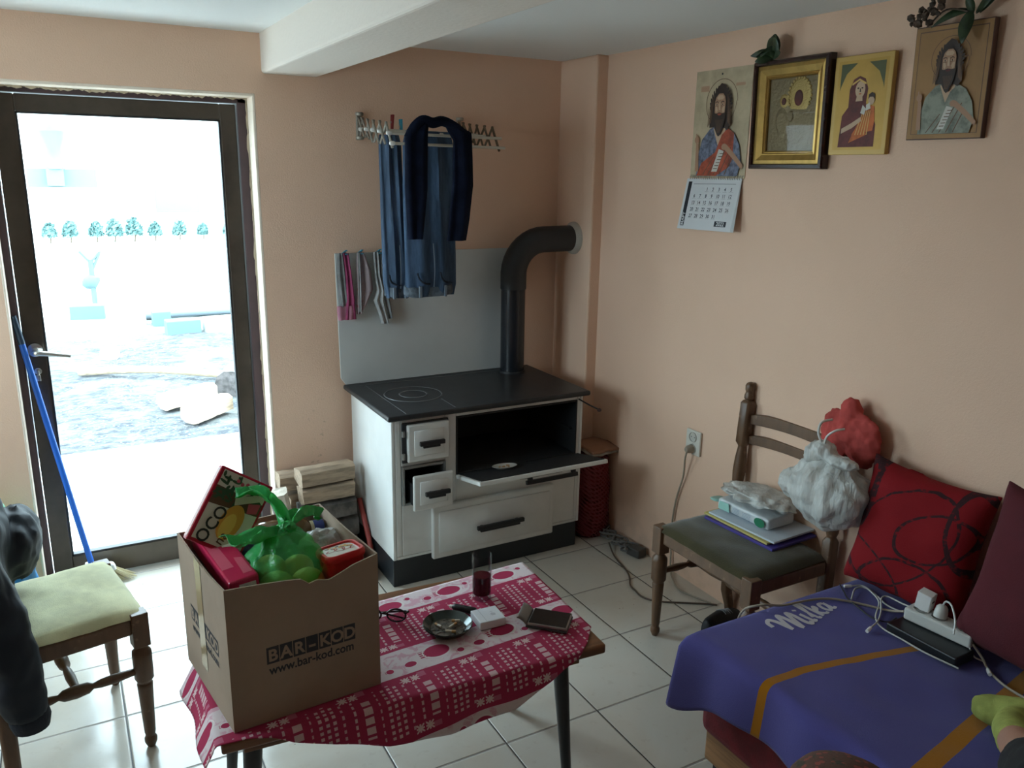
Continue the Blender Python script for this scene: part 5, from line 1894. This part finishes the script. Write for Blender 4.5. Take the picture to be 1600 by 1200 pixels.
for lay_ in range(6):
    for j in range(7):
        a = j * PI * 2 / 6 + lay_ * .5
        r_ = .062 if j < 6 else 0
        p = SKO + Vector((r_ * math.cos(a), r_ * math.sin(a), .034 + lay_ * .0615))
        if first is None:
            first = thing('onion', 'red-brown onion in the red net sack in the corner', 'onion', p, group='onions in the net sack')
            bm = B(); lathe(bm, [(.001, -.029), (.018, -.025), (.028, -.008), (.0295, .002), (.024, .016), (.010, .025), (.004, .033), (.002, .037)], 16)
            ob('bulb', bm, m_onion, first)
            bm = B()
            for q in range(5):
                tube(bm, [(0, 0, -.028), (.003 * math.cos(q * 1.3), .003 * math.sin(q * 1.3), -.033)], .0008, 4, 0)
            ob('roots', bm, m_dry, first)
            o = first
        else:
            o = first.copy()
            COL.objects.link(o)
            o.location = p
            for ch in list(first.children):
                d_ = ch.copy()
                COL.objects.link(d_)
                d_.parent = o
        o.rotation_euler = (rnd.uniform(-.8, .8), rnd.uniform(-.8, .8), rnd.uniform(0, 6))
np_ = thing('folded_newspaper', 'folded paper lying on top of the onion sack', 'newspaper', SKO + Vector((.005, -.01, .428)), (.05, .04, .15))
m_news = M('greyish_paper', (.36, .31, .26), .85, var=.2, vs=30)
for dz, c_, w_ in ((0, 0, .19), (.013, .006, .175)):
    bm = B()
    grid(bm, lambda u, v: (-.085 + .17 * u + c_, -.085 + .17 * v, dz + .012 * math.sin(PI * v) * .6 + .006 * noise.noise(Vector((u * 4, v * 4, dz * 50)))), 14, 14)
    ob('paper_layer', bm, m_news if dz == 0 else M('brown_wrapping', (.30, .15, .09), .8), np_, solid=.010)

# clutter of cables along the wall foot
cl = thing('cable_tangle', 'tangle of grey cables and a dark adapter at the foot of the wall', 'cables', (.46, .285, 0))
rnd = random.Random(9)
m_gcab = M('dusty_grey_cable', (.14, .13, .12), .8)
for i in range(7):
    bm = B()
    pts = []
    for j in range(9):
        t = j / 8
        pts.append((.03 * math.sin(t * 9 + i) + rnd.uniform(-.012, .012) - .01, .14 - .24 * t + rnd.uniform(-.01, .01), .010 + .012 * (i % 3) + .010 * abs(math.sin(t * 7 + i))))
    tube(bm, pts, .0048, 6, 4)
    ob('cable_loop', bm, m_gcab, cl)
bm = B(); box(bm, (.0, -.115, .022), (.055, .075, .040), (0, 0, .2))
ob('adapter_brick', bm, M('dusty_black_plastic', (.06, .055, .05), .6), cl, smooth=False, bev=.005)
bm = B()
tube(bm, [(.40, .30, .02), (.36, .20, .006), (.318, .04, .0045), (.262, -.05, .0045), (.252, -.10, .0045), (.246, -.15, .0045), (.27, -.20, .0045), (.345, -.255, .0045), (.44, -.315, .0045), (.475, -.345, .005)], .0038, 8, 8)
tag(ob('floor_cable', bm, M('brown_cable', (.10, .07, .05), .5)), 'brown cable looping over the tiles in front of the wall', 'cable')

# shoes under the chair
k = Mt('black_shoe_fabric', (.014, .015, .017), .7)
m_shoe = k.m
m_sole = M('pale_rubber_sole', (.50, .50, .47), .6)
def shoe(loc, rz_, label):
    t = thing('shoe', label, 'shoe', loc, (0, 0, rz_), 'pair of shoes under the chair')
    def sec(y, w, h, z0): return [(w * math.cos(a) * (1 if abs(math.cos(a)) < .9 else 1), y, z0 + (h if math.sin(a) > 0 else .0) * max(0, math.sin(a)) ** .8) for a in [2 * PI * i / 20 for i in range(20)]]
    bm = B()
    rings = []
    for y_, w_, z_ in ((-.135, .020, .016), (-.125, .034, .0), (-.09, .042, 0), (-.04, .045, 0), (.02, .036, .003), (.08, .033, .002), (.115, .030, 0), (.128, .016, .004)):
        rings.append([(w_ * c_, y_, z_ + hz) for c_, hz in ((-1, .003), (-.96, .0), (.96, 0), (1, .003), (1.03, .022), (.97, .026), (-.97, .026), (-1.03, .022))])
    loft(bm, rings)
    ob('sole', bm, m_sole, t)
    bm = B()
    rings = []
    for y_, w_, h_ in ((-.130, .012, .022), (-.118, .030, .035), (-.08, .040, .050), (-.03, .040, .064), (.01, .035, .080), (.05, .033, .085), (.095, .031, .088), (.120, .022, .085), (.127, .010, .06)):
        rings.append([(w_ * math.cos(a), y_, .022 + h_ * max(0, math.sin(a)) ** .6 * (1 if math.sin(a) > 0 else 0)) for a in [2 * PI * i / 22 for i in range(22)]])
    loft(bm, rings)
    ob('upper', bm, m_shoe, t, rem=.005, relax=3)
    bm = B()
    for i in range(4):
        tube(bm, [(-.020, -.045 + .018 * i, .074 + .006 * i), (0, -.048 + .018 * i, .084 + .006 * i), (.020, -.045 + .018 * i, .074 + .006 * i)], .0028, 6, 3)
    ob('laces', bm, M('grey_lace', (.22, .22, .22), .8), t)
shoe((.345, -.505, 0), 1.9, 'black shoe with pale sole under the chair, toe towards the middle of the room')
shoe((.365, -.610, 0), 1.75, 'black shoe with pale sole under the chair, next to the bed')

# ------------------------------------------------------------------ load on the right chair
SZ = .4665
def stackitem(name, label, cat, c, s, rz_, mat, bev=.001, grp=None):
    bm = B(); box(bm, (0, 0, 0), s)
    o = ob(name, bm, mat, smooth=False, bev=bev, loc=c, rot=(0, 0, rz_))
    tag(o, label, cat, grp)
    return o
stackitem('document_folder', 'purple folder at the bottom of the paper stack on the chair', 'folder', (.385, -.605, SZ + .006), (.225, .315, .009), .05, M('purple_folder', (.06, .04, .25), .45), grp='folders on the chair')
stackitem('document_folder', 'yellow-edged folder second in the paper stack on the chair', 'folder', (.388, -.585, SZ + .0155), (.215, .30, .007), .03, M('yellow_folder', (.50, .42, .12), .5), grp='folders on the chair')
stackitem('paper_sheaf', 'white sheaf of paper with a pale blue edge on the folders', 'paper', (.395, -.600, SZ + .0235), (.21, .30, .007), .06, M('pale_blue_paper', (.52, .58, .64), .7))
k = Mt('white_packaging', (.58, .61, .62), .35)
k.bump(k.noise(20, 4, .6, dist=1), .5, .01)
m_wpack = k.m
wp = thing('wipes_packet', 'white packet with green print and pale green end on the papers', 'packet', (.400, -.565, SZ + .0515), (.0, .0, .04))
bm = B(); box(bm, (0, 0, 0), (.135, .245, .042))
ob('packet', bm, m_wpack, wp, bev=.012, seg=3, dis=.012, dscale=.05, sub=2)
bm = B()
M7 = frame_m((-.0705, -.118, -.018), (0, 1, 0), (0, 0, 1))
M7 = frame_m((-.0725, .118, -.018), (0, -1, 0), (0, 0, 1))
poly(bm, [(.01, .002), (.065, .002), (.06, .034), (.015, .032)], M7, .002, 0)
poly(bm, ell(.205, .018, .024, .017, 14), M7, .002, 1)
for i in range(5):
    poly(bm, [(.078, .006 + .005 * i), (.112, .006 + .005 * i), (.112, .0075 + .005 * i), (.078, .0075 + .005 * i)], M7, .002, 2)
    poly(bm, [(.125, .006 + .005 * i), (.165, .006 + .005 * i), (.165, .0075 + .005 * i), (.125, .0075 + .005 * i)], M7, .002, 2)
ob('packet_print', bm, [M('mint_print', (.30, .55, .48), .4), M('green_print', (.01, .16, .07), .4), M('blue_grey_print', (.25, .33, .42), .5)], wp, smooth=False)
bm = B(); leaf(bm, (-.03, .118, -.005), (-.3, 1, .1), .06, .03, (0, 0, 1), .1)
ob('packet_tail', bm, bpy.data.materials['mint_print'], wp, solid=.002)
k = Mt('milky_plastic_bag', (.60, .61, .58), .32, spec=.5)
k.bump(k.noise(30, 5, .6, dist=.8, stretch=(1.5, 1.5, .22)), .9, .010)
k.see(k.noise(14, 4, .6, stretch=(1.5, 1.5, .5)).sm(.3, .75) * .30 + .08)
m_milky = k.m
bm = B()
blob(bm, (0, 0, .0), (.092, .150, .030), 5, .2, 3, 3, lambda p: (p.x, p.y, p.z if p.z > 0 else p.z * .6))
tag(ob('plastic_bag', bm, m_milky, loc=(.405, -.575, SZ + .105), rot=(0, .06, .06), dis=.02, dscale=.04), 'crumpled flat translucent bag lying on the white packet on the chair', 'bag', 'plastic bags on the chair')

# white carrier bag tied to the post, with a red cloth behind the knot
wb = thing('plastic_bag', 'full white plastic bag knotted and tied to the chair back', 'bag', (.358, -.900, .735), group='plastic bags on the chair')
bm = B()
def wbag(p):
    t = max(0, p.z)
    a = math.atan2(p.y, p.x)
    f_ = 1 + (.03 + .08 * t) * math.sin(13 * a) + .04 * math.sin(7 * a + 2)
    s_ = 1 - .55 * t ** 2.2
    return (p.x * s_ * f_, p.y * s_ * f_, p.z)
blob(bm, (0, 0, -.01), (.095, .140, .125), 5, .16, 3, 2, wbag)
blob(bm, (-.01, .12, -.025), (.055, .06, .05), 4, .3, 4, 7)
ob('bag_body', bm, m_milky, wb, rem=.006, relax=4, dis=.012, dscale=.05)
bm = B()
blob(bm, (-.012, .03, .118), (.036, .040, .030), 4, .4, 4, 1)
blob(bm, (-.03, .052, .095), (.022, .030, .034), 4, .4, 4, 3)
blob(bm, (-.02, -.045, .10), (.03, .06, .020), 4, .4, 4, 5)
ob('knot', bm, m_milky, wb, rem=.006, relax=2, dis=.010, dscale=.02)
bm = B()
tube(bm, [(-.020, .028, .135), (-.035, .036, .175), (-.020, .040, .205), (.02, .035, .21)], .004, 8, 5)
tube(bm, [(-.018, .022, .135), (-.034, .004, .170), (-.030, -.02, .195), (.0, -.03, .20)], .0035, 8, 5)
ob('bag_handle', bm, M('white_twist', (.55, .53, .50), .5), wb)
k = Mt('coral_red_cloth', (.46, .075, .065), .9, spec=.15)
k.vary(.14, 16)
k.bump(k.noise(350, 2), .25, .003)
bm = B()
blob(bm, (0, 0, .062), (.030, .036, .050), 4, .1, 3, 1)
blob(bm, (.005, .045, -.02), (.034, .060, .085), 4, .25, 4, 2)
blob(bm, (.0, -.055, -.02), (.034, .062, .085), 4, .25, 4, 3)
blob(bm, (.0, .0, .0), (.040, .060, .06), 4, .2, 4, 4)
tag(ob('red_cloth', bm, k.m, loc=(.462, -.868, .895), rem=.006, relax=2, dis=.012, dscale=.03), 'coral red cloth draped over the chair post above the white bag', 'cloth')

# ------------------------------------------------------------------ the bed and what lies on it
m_ubase = M('dark_red_upholstery', (.17, .010, .016), .85, var=.15, vs=20, bump=.3, bs=200)
m_bwood = M('honey_wood', (.36, .18, .075), .45, var=.2, vs=6, stretch=(8, .6, 8))
bed = thing('sofa_bed', 'dark red sofa bed on a honey wood base along the right wall', 'bed', (.14, -2.0, 0))
bm = B(); bx(bm, -.345, .355, -1.0, .975, .03, .13)
ob('wooden_base', bm, m_bwood, bed, smooth=False, bev=.006)
bm = B(); bx(bm, -.372, .365, -1.02, .985, .13, .428)
ob('mattress', bm, m_ubase, bed, smooth=True, bev=.035, seg=4)
for fx in (-.30, .32):
    for fy in (-.95, .93):
        bm = B(); bx(bm, fx - .025, fx + .025, fy - .025, fy + .025, 0, .03)
        ob('foot', bm, m_blackp, bed, smooth=False)
k = Mt('violet_fleece', (.085, .078, .265), .95, spec=.1)
n = k.t.nodes.new('ShaderNodeUVMap')
sp = k.t.nodes.new('ShaderNodeSeparateXYZ')
k.t.links.new(n.outputs[0], sp.inputs[0])
U, V = N(k.t, sp.outputs[0]), N(k.t, sp.outputs[1])       # U from the front edge in, V along the bed (metres, world y)
stripe = (V + 1.268 + (U - .10).mx(0) * .205).ab().lt(.0125)
stripe2 = (V + 1.652 - (U - .07) * .16).ab().lt(.021)
k.paint((stripe + stripe2).mn(1.0), (.36, .14, .003))
k.bump(k.noise(420, 2), .35, .003)
k.sheen(.15)
bm = B()
BT = .4285
def blanket(u, v):
    s_ = -.165 + (.165 + .70) * u                       # along x, negative hangs over the front
    t_ = .10 - 1.95 * v                                 # along y from the end edge, positive hangs over the end
    ex, ey = -.236, -1.006
    flare = math.exp(-((t_ + .0) / .10) ** 2)
    r = .03
    def roll(d):
        if d <= 0: return 0, 0
        if d < r * PI / 2: return r * math.sin(d / r), r * (1 - math.cos(d / r))
        return r + .12 * (d - r * PI / 2), r + (d - r * PI / 2) * .98
    hx, dz1 = roll(-s_)
    hy, dz2 = roll(t_)
    if s_ < 0:
        dz1 *= 1 + .45 * flare
        hx *= 1 + 1.1 * flare + .25 * math.sin(t_ * 26)
    X = ex - hx if s_ < 0 else ex + s_
    Y = ey + hy * .5 if t_ > 0 else ey + t_
    Z = BT + .012 - max(dz1, dz2) - .15 * min(dz1, dz2)
    if s_ > 0 and t_ < 0:
        Z += .004 * noise.noise(Vector((X * 5, Y * 5, 2))) + .003 * noise.noise(Vector((X * 14, Y * 9, 4)))
    return (X, Y, Z)
grid(bm, blanket, 90, 130, uv=lambda a, b: (-.165 + .865 * a, -1.006 + .10 - 1.95 * b))
bl = ob('blanket', bm, k.m, solid=.008)
tag(bl, 'violet fleece blanket with yellow stripes and white lettering spread on the bed', 'blanket')
# lettering: brush strokes lying on the fleece
lm = frame_m((-.028, -1.145, BT + .0205), (1, .20, 0), (-.20, 1, 0))
m_letter = M('white_lettering', (.55, .53, .56), .9)
def stroke(bm, pts, w):
    P = smooth_path([(x, y, 0) for x, y in pts], 6)
    rows = []
    for i, p in enumerate(P):
        T = (P[min(i + 1, len(P) - 1)] - P[max(i - 1, 0)])
        if T.length < 1e-9: continue
        T.normalize()
        sd = Vector((-T.y, T.x, 0)) * w
        q_ = [lm @ (p + sd), lm @ (p - sd)]
        for w_ in q_:
            w_.z = BT + .012 + .004 * noise.noise(Vector((w_.x * 5, w_.y * 5, 2))) + .003 * noise.noise(Vector((w_.x * 14, w_.y * 9, 4))) + .0049
        rows.append([q_[0], q_[1], q_[1] - Vector((0, 0, .0012)), q_[0] - Vector((0, 0, .0012))])
    loft(bm, rows, True, True)
bm = B()
stroke(bm, [(.000, .062), (.004, .082), (.020, .090), (.030, .070), (.034, .035), (.036, .020)], .0065)
stroke(bm, [(.034, .022), (.048, .065), (.060, .088), (.066, .060), (.066, .020), (.070, .006)], .0065)
stroke(bm, [(.070, .008), (.082, .050), (.094, .080), (.100, .058), (.100, .020), (.108, .004), (.118, .012)], .0065)
stroke(bm, [(.122, .052), (.124, .028), (.128, .006), (.138, .010)], .0055)
stroke(bm, [(.124, .070), (.128, .076)], .006)
stroke(bm, [(.142, .020), (.158, .060), (.164, .090), (.156, .092), (.152, .050), (.154, .010), (.164, .008)], .005)
stroke(bm, [(.176, .092), (.176, .050), (.176, .006)], .0055)
stroke(bm, [(.178, .030), (.194, .052), (.198, .042), (.180, .028), (.196, .008), (.206, .010)], .005)
stroke(bm, [(.238, .046), (.222, .050), (.214, .028), (.222, .008), (.236, .026), (.240, .046), (.238, .010), (.250, .010)], .005)
ob('lettering', bm, m_letter, bl, smooth=False)

def pillow(name, label, c, w, h, th, rot, mat, seed=0):
    bm = B()
    def side(sg):
        def fn(u, v):
            a, b = 2 * u - 1, 2 * v - 1
            x_ = a * w / 2 * (1 - .10 * (1 - b * b) * abs(a))
            y_ = b * h / 2 * (1 - .10 * (1 - a * a) * abs(b))
            e = max(0, (1 - a ** 4) * (1 - b ** 4))
            z_ = sg * th / 2 * e ** .55 + .008 * noise.noise(Vector((a * 2.2, b * 2.2, seed + sg)))
            return (x_, y_, z_)
        return fn
    grid(bm, side(1), 26, 26)
    grid(bm, side(-1), 26, 26)
    bmesh.ops.remove_doubles(bm, verts=bm.verts, dist=.004)
    o = ob(name, bm, mat, loc=c, sub=1)
    o.rotation_euler = rot
    tag(o, label, 'cushion', 'cushions on the bed')
    return o
k = Mt('red_scribbled_fabric', (.20, .006, .009), .85, spec=.2)
x, y, z = k.xyz()
def ring(cx, cy, rx, ry, w, a):
    dx = (x - cx) * math.cos(a) + (y - cy) * math.sin(a)
    dy = (y - cy) * math.cos(a) - (x - cx) * math.sin(a)
    wob_ = k.noise(9, 2) * .25
    return (((dx / rx).sq() + (dy / ry).sq()).pw(.5) + wob_ - 1.12).ab().lt(w)
marks = ring(.07, .03, .11, .07, .05, .5) + ring(-.10, -.12, .12, .05, .06, -.5) + ring(.02, -.15, .14, .09, .04, .2) + ring(-.16, .13, .025, .10, .5, .0) + ring(.16, .08, .06, .12, .10, .1) + ring(-.02, .0, .19, .12, .025, .9)
k.paint(marks.mn(1.0) * k.noise(60, 2).sm(.25, .5), (.035, .012, .014))
k.bump(k.noise(380, 2), .3, .003)
pm = Matrix((( 0, .16, -1), (-1, 0, 0), (0, 1, .16)))
from mathutils import Euler
def lean(yaw, tilt, roll):
    """cushion facing -x: local x runs along -y, local y up"""
    b = Matrix(((0, 0, -1), (-1, 0, 0), (0, 1, 0)))
    return (Matrix.Rotation(yaw, 3, 'Z') @ Matrix.Rotation(tilt, 3, 'Y') @ b @ Matrix.Rotation(roll, 3, 'Z')).to_euler()
pillow('cushion', 'bright red cushion with black scribbled rings leaning on the wall', (.418, -1.178, .659), .39, .42, .13, lean(.10, .16, -.04), k.m, 1)
pillow('cushion', 'plain dark red cushion in front of the scribbled one', (.368, -1.612, .684), .47, .47, .14, lean(-.05, .20, -.06), M('plain_wine_fabric', (.085, .006, .012), .9, var=.08, bump=.3, bs=380), 5)

# power strip on its black box, chargers and leads
bm = B(); box(bm, (0, 0, .0145), (.085, .205, .029))
tag(ob('adapter_box', bm, M('black_plastic_case', (.012, .013, .015), .4), smooth=False, bev=.004, loc=(.268, -1.352, BT + .0185), rot=(0, 0, .02)), 'flat black box under the white power strip on the bed', 'box')
psz = BT + .0485
ps = thing('power_strip', 'white power strip with chargers lying by the red cushions', 'power strip', (.318, -1.345, psz), (0, 0, .10))
m_pstrip = M('white_plastic', (.60, .60, .57), .35)
bm = B(); bx(bm, -.028, .028, -.098, .090, 0, .036)
ob('strip_body', bm, m_pstrip, ps, smooth=False, bev=.006, seg=3)
for yy in (.055, .005, -.058):
    bm = B(); lathe(bm, [(.021, .0355), (.021, .0385), (.0185, .0385), (.0175, .0365), (.001, .0365)], 24, (0, yy, 0))
    so = ob('strip_socket', bm, M('socket_grey', (.28, .27, .25), .5) if yy == .055 else bpy.data.materials['socket_grey'], ps)
usb = thing('usb_charger', 'white cube charger plugged into the power strip, the taller one', 'charger', (.322, -1.290, psz + .0365), (.12, -.08, .15), 'chargers on the power strip')
bm = B(); bx(bm, -.017, .017, -.020, .020, .003, .055); lathe(bm, [(.016, -.0), (.016, .004)], 20)
ob('charger_body', bm, m_white, usb, smooth=False, bev=.004)
bm = B(); bx(bm, -.007, .007, -.0205, -.019, .03, .036)
ob('usb_port', bm, m_dk, usb, smooth=False)
pg2 = thing('round_plug', 'pale round plug in the middle of the power strip', 'charger', (.318, -1.342, psz + .0365), (0, .15, 0), 'chargers on the power strip')
bm = B(); lathe(bm, [(.0175, .002), (.0180, .012), (.015, .030), (.010, .036), (.004, .038)], 20)
ob('plug_body', bm, m_pstrip, pg2)
bm = B(); tube(bm, [(0, 0, .034), (-.004, -.008, .052), (-.012, -.03, .05), (-.024, -.055, .020), (-.034, -.065, -.012)], .0026, 6, 5)
ob('lead', bm, m_pstrip, pg2)

m_wcab = M('white_lead', (.52, .51, .47), .45)
m_bcab = M('black_lead', (.015, .015, .017), .45)
dz = BT + .0225 - .450
def lead(label, pts, r, mat, tip=None, group='leads on the bed'):
    t = thing('charging_cable' if mat != m_tancab else 'extension_cable', label, 'cable', pts[0][:2] + (BT + .02,), group=group)
    o_ = Vector(pts[0][:2] + (BT + .02,))
    P = [Vector((p[0], p[1], p[2] + dz)) - o_ for p in pts]
    bm = B(); tube(bm, P, r, 8, 7)
    ob('cord', bm, mat, t)
    for e in (tip or []):
        a, b = (P[0], P[1]) if e == 0 else (P[-1], P[-2])
        d = (a - b).normalized()
        bm = B(); tube(bm, [a - d * .004, a + d * .004, a + d * .020], [.0045, .0055, .005], 8, 0)
        ob('connector', bm, m_white if mat != m_bcab else m_bcab, t)
lead('beige extension cable running from the chair to the power strip', [(-.03, -.930, .30), (-.035, -.955, .42), (-.010, -1.000, .462), (.064, -1.020, .453), (.161, -1.031, .450), (.217, -1.049, .450), (.254, -1.082, .451), (.29, -1.130, .451), (.32, -1.19, .455), (.322, -1.235, .475)], .0036, m_tancab)
lead('white lead curling from a bare connector by the cushion corner', [(.345, -1.032, .452), (.38, -1.048, .452), (.375, -1.092, .452), (.340, -1.164, .456), (.335, -1.215, .462), (.335, -1.235, .480)], .0024, m_wcab, [0])
lead('white lead in a wide loop across the black box', [(.280, -1.089, .452), (.337, -1.056, .456), (.368, -1.064, .457), (.365, -1.094, .456), (.338, -1.141, .452), (.253, -1.195, .452), (.222, -1.243, .452), (.214, -1.31, .456), (.212, -1.38, .456), (.228, -1.465, .453)], .0024, m_wcab)
lead('white lead ending in a loose connector on the violet fleece', [(.188, -1.227, .453), (.238, -1.214, .457), (.294, -1.181, .458), (.345, -1.142, .463), (.372, -1.143, .464), (.372, -1.196, .466), (.355, -1.240, .480)], .0024, m_wcab, [0])
lead('black lead looping beside the scribbled cushion', [(.330, -1.005, .450), (.302, -1.044, .450), (.274, -1.082, .4515), (.260, -1.133, .450), (.245, -1.192, .4515), (.262, -1.230, .455), (.280, -1.242, .470)], .0022, m_bcab)
lead('beige cable leaving the power strip along the plain cushion', [(.310, -1.445, .490), (.318, -1.47, .462), (.300, -1.50, .450), (.272, -1.55, .450), (.262, -1.60, .450), (.262, -1.70, .450), (.28, -1.85, .450)], .0034, m_tancab)
lead('short white lead with loose connector beyond the power strip', [(.300, -1.445, .480), (.312, -1.455, .456), (.318, -1.475, .453), (.308, -1.490, .452), (.292, -1.505, .452)], .0022, m_wcab, [1])

# patterned cushion near the front edge, at the lower border of the view
k = Mt('brown_patterned_weave', (.10, .045, .03), .95)
k.paint(k.voro(60).lt(.35), (.24, .06, .04))
k.paint(k.noise(45, 3).sm(.55, .65), (.05, .04, .025))
k.bump(k.noise(200, 2), .4, .004)
sl = thing('footstool', 'stool with brown patterned top at the front edge of the bed', 'stool', (-.492, -1.690, -.040))
bm = B(); blob(bm, (0, 0, .562), (.112, .112, .062), 4, .06, 2, 3)
ob('seat', bm, k.m, sl)
bm = B(); lathe(bm, [(.094, .50), (.097, .51), (.097, .560), (.090, .565)], 32)
ob('seat_ring', bm, m_veneer, sl)
for i in range(3):
    a_ = 2 * PI * i / 3 + .4
    bm = B(); tube(bm, [(.08 * math.cos(a_),   .08 * math.sin(a_), .51), (.125 * math.cos(a_), .125 * math.sin(a_), .040)], [.017, .012], 12, 0)
    ob('leg', bm, m_tleg, sl)

# ------------------------------------------------------------------ person: one foot rests on the blanket
pr = thing('person', 'person outside the frame, one foot in a lime green sock resting on the blanket', 'person', (.10, -1.70, BT + .02))
po_ = Vector((.10, -1.70, BT + .02))
def wp_(p): return Vector(p) - po_
m_skin = M('skin', (.42, .22, .15), .5, var=.06)
LEG = [((.100, -1.700, .497), .034), ((.006, -1.722, .524), .035), ((-.081, -1.782, .555), .038), ((-.139, -1.829, .58), .042), ((-.226, -1.893, .62), .050), ((-.34, -2.03, .68), .060), ((-.16, -2.34, .60), .078), ((.10, -2.58, .56), .088)]
FOOT = [((.088, -1.592, .474), .022), ((.094, -1.62, .480), .032), ((.102, -1.66, .490), .038), ((.108, -1.70, .502), .041), ((.108, -1.745, .504), .043), ((.118, -1.775, .484), .038)]
bm = B()
tube(bm, [wp_(p) for p, r in LEG], [r for p, r in LEG], 16, 5)
tube(bm, [wp_(p) for p, r in FOOT], [r * .80 for p, r in FOOT], 16, 5)
ob('body', bm, m_skin, pr, rem=.007, relax=3)
k = Mt('lime_sock_knit', (.33, .36, .10), .95, spec=.1)
k.bump(k.noise(420, 2), .4, .003)
k.vary(.12, 20)
bm = B()
tube(bm, [wp_(p) for p, r in FOOT], [r + .002 for p, r in FOOT], 18, 5)
tube(bm, [wp_((.105, -1.700, .495)), wp_((.060, -1.705, .508)), wp_((.006, -1.722, .524)), wp_((-.070, -1.774, .551))], [.037, .038, .0385, .0395], 18, 4)
ob('sock', bm, k.m, pr, rem=.006, relax=3, dis=.005, dscale=.03)
bm = B()
tube(bm, [wp_(p) for p, r in (((-.175, -1.858, .600), .05),) + tuple(LEG[4:])], [.052, .066, .074, .092, .10], 18, 5)
ob('trousers', bm, M('black_trousers', (.010, .010, .011), .9), pr, rem=.009, relax=3, dis=.012, dscale=.05)

# ------------------------------------------------------------------ jacket over the left chair
jk = thing('jacket', 'dark navy jacket hung over the back of the chair by the door', 'jacket', (-1.98, -.05, .6))
jo = Vector((-1.98, -.05, .6))
def J(p): return Vector(p) - jo
k = Mt('navy_jacket_cloth', (.008, .013, .022), .62, spec=.3)
k.bump(k.noise(7, 2, .5, dist=.6, stretch=(1.5, 1.5, .6)), .45, .02)
m_jk = k.m
bm = B()
blob(bm, J((-1.985, -.02, .60)), (.070, .27, .27), 4, .18, 3, 1)
blob(bm, J((-2.035, -.03, .90)), (.062, .25, .075), 4, .2, 3, 2)
blob(bm, J((-2.06, -.03, .70)), (.07, .25, .26), 4, .2, 3, 3)
blob(bm, J((-1.900, .08, .615)), (.058, .13, .105), 4, .25, 4, 4)
ob('jacket_body', bm, m_jk, jk, rem=.010, relax=6, dis=.045, dscale=.14)
bm = B()
tube(bm, [J(p) for p in ((-2.03, -.22, .84), (-1.985, -.27, .70), (-1.935, -.285, .52), (-1.912, -.285, .36), (-1.905, -.285, .275))], [.065, .072, .066, .058, .050], 18, 6)
ob('sleeve', bm, m_jk, jk, rem=.009, relax=6, dis=.030, dscale=.12)
bm = B()
tube(bm, [J((-1.905, -.285, .285)), J((-1.903, -.286, .262)), J((-1.902, -.288, .235))], [.048, .050, .043], 18, 2)
ob('cuff', bm, M('navy_rib_knit', (.014, .019, .030), .9, bump=.5, bs=120), jk)

# bags on the floor behind that chair
m_bluebag = M('blue_plastic_sack', (.02, .22, .50), .3, bump=.5, bs=20)
for i, (px, py, r_, h_, mat, lb_) in enumerate([(-1.99, .605, .10, .43, m_bluebag, 'blue plastic sack on the floor behind the jacket'), (-2.03, .81, .095, .46, M('green_plastic_sack', (.12, .42, .22), .3), 'green plastic sack behind the blue one, against the door wall')]):
    bm = B(); blob(bm, (0, 0, h_ / 2), (r_, r_ * .8, h_ / 2), 4, .25, 3, i)
    tag(ob('plastic_sack', bm, mat, loc=(px, py, .012)), lb_, 'sack', 'plastic sacks behind the chair')

# broom leaning in the corner of the door
br = thing('broom', 'blue-handled broom leaning on the door frame, pale bristles on the floor', 'broom', (-1.65, .975, 0))
bo = Vector((-1.65, .975, 0))
a0, a1 = Vector((-1.722, .975, .105)) - bo, Vector((-1.878, 1.012, 1.132)) - bo
bm = B(); tube(bm, [a0, a0 + (a1 - a0) * .9], .0115, 14, 0)
ob('handle', bm, M('blue_painted_handle', (.015, .13, .58), .35), br)
bm = B(); tube(bm, [a0 + (a1 - a0) * .895, a1], [.0125, .0105], 14, 0)
ob('grip', bm, M('dark_blue_grip', (.012, .035, .07), .45), br)
bm = B()
hexa(bm, [(-.09, -.022, .055), (.02, -.022, .055), (.02, .022, .055), (-.09, .022, .055), (-.095, -.016, .105), (.01, -.016, .085), (.01, .016, .085), (-.095, .016, .105)])
ob('broom_head', bm, m_white, br, smooth=False, bev=.008, seg=3)
bm = B()
rnd = random.Random(2)
for i in range(150):
    t = rnd.random()
    y_ = rnd.uniform(-.018, .018)
    tube(bm, [(-.085 + .10 * t, y_, .06), (-.06 + .15 * t + rnd.uniform(-.01, .012), y_ * 1.6 + rnd.uniform(-.006, .006), .004 + .02 * max(0, t - .7))], .0013, 4, 0)
ob('bristles', bm, M('cream_bristles', (.62, .55, .35), .7), br)['kind'] = 'stuff'
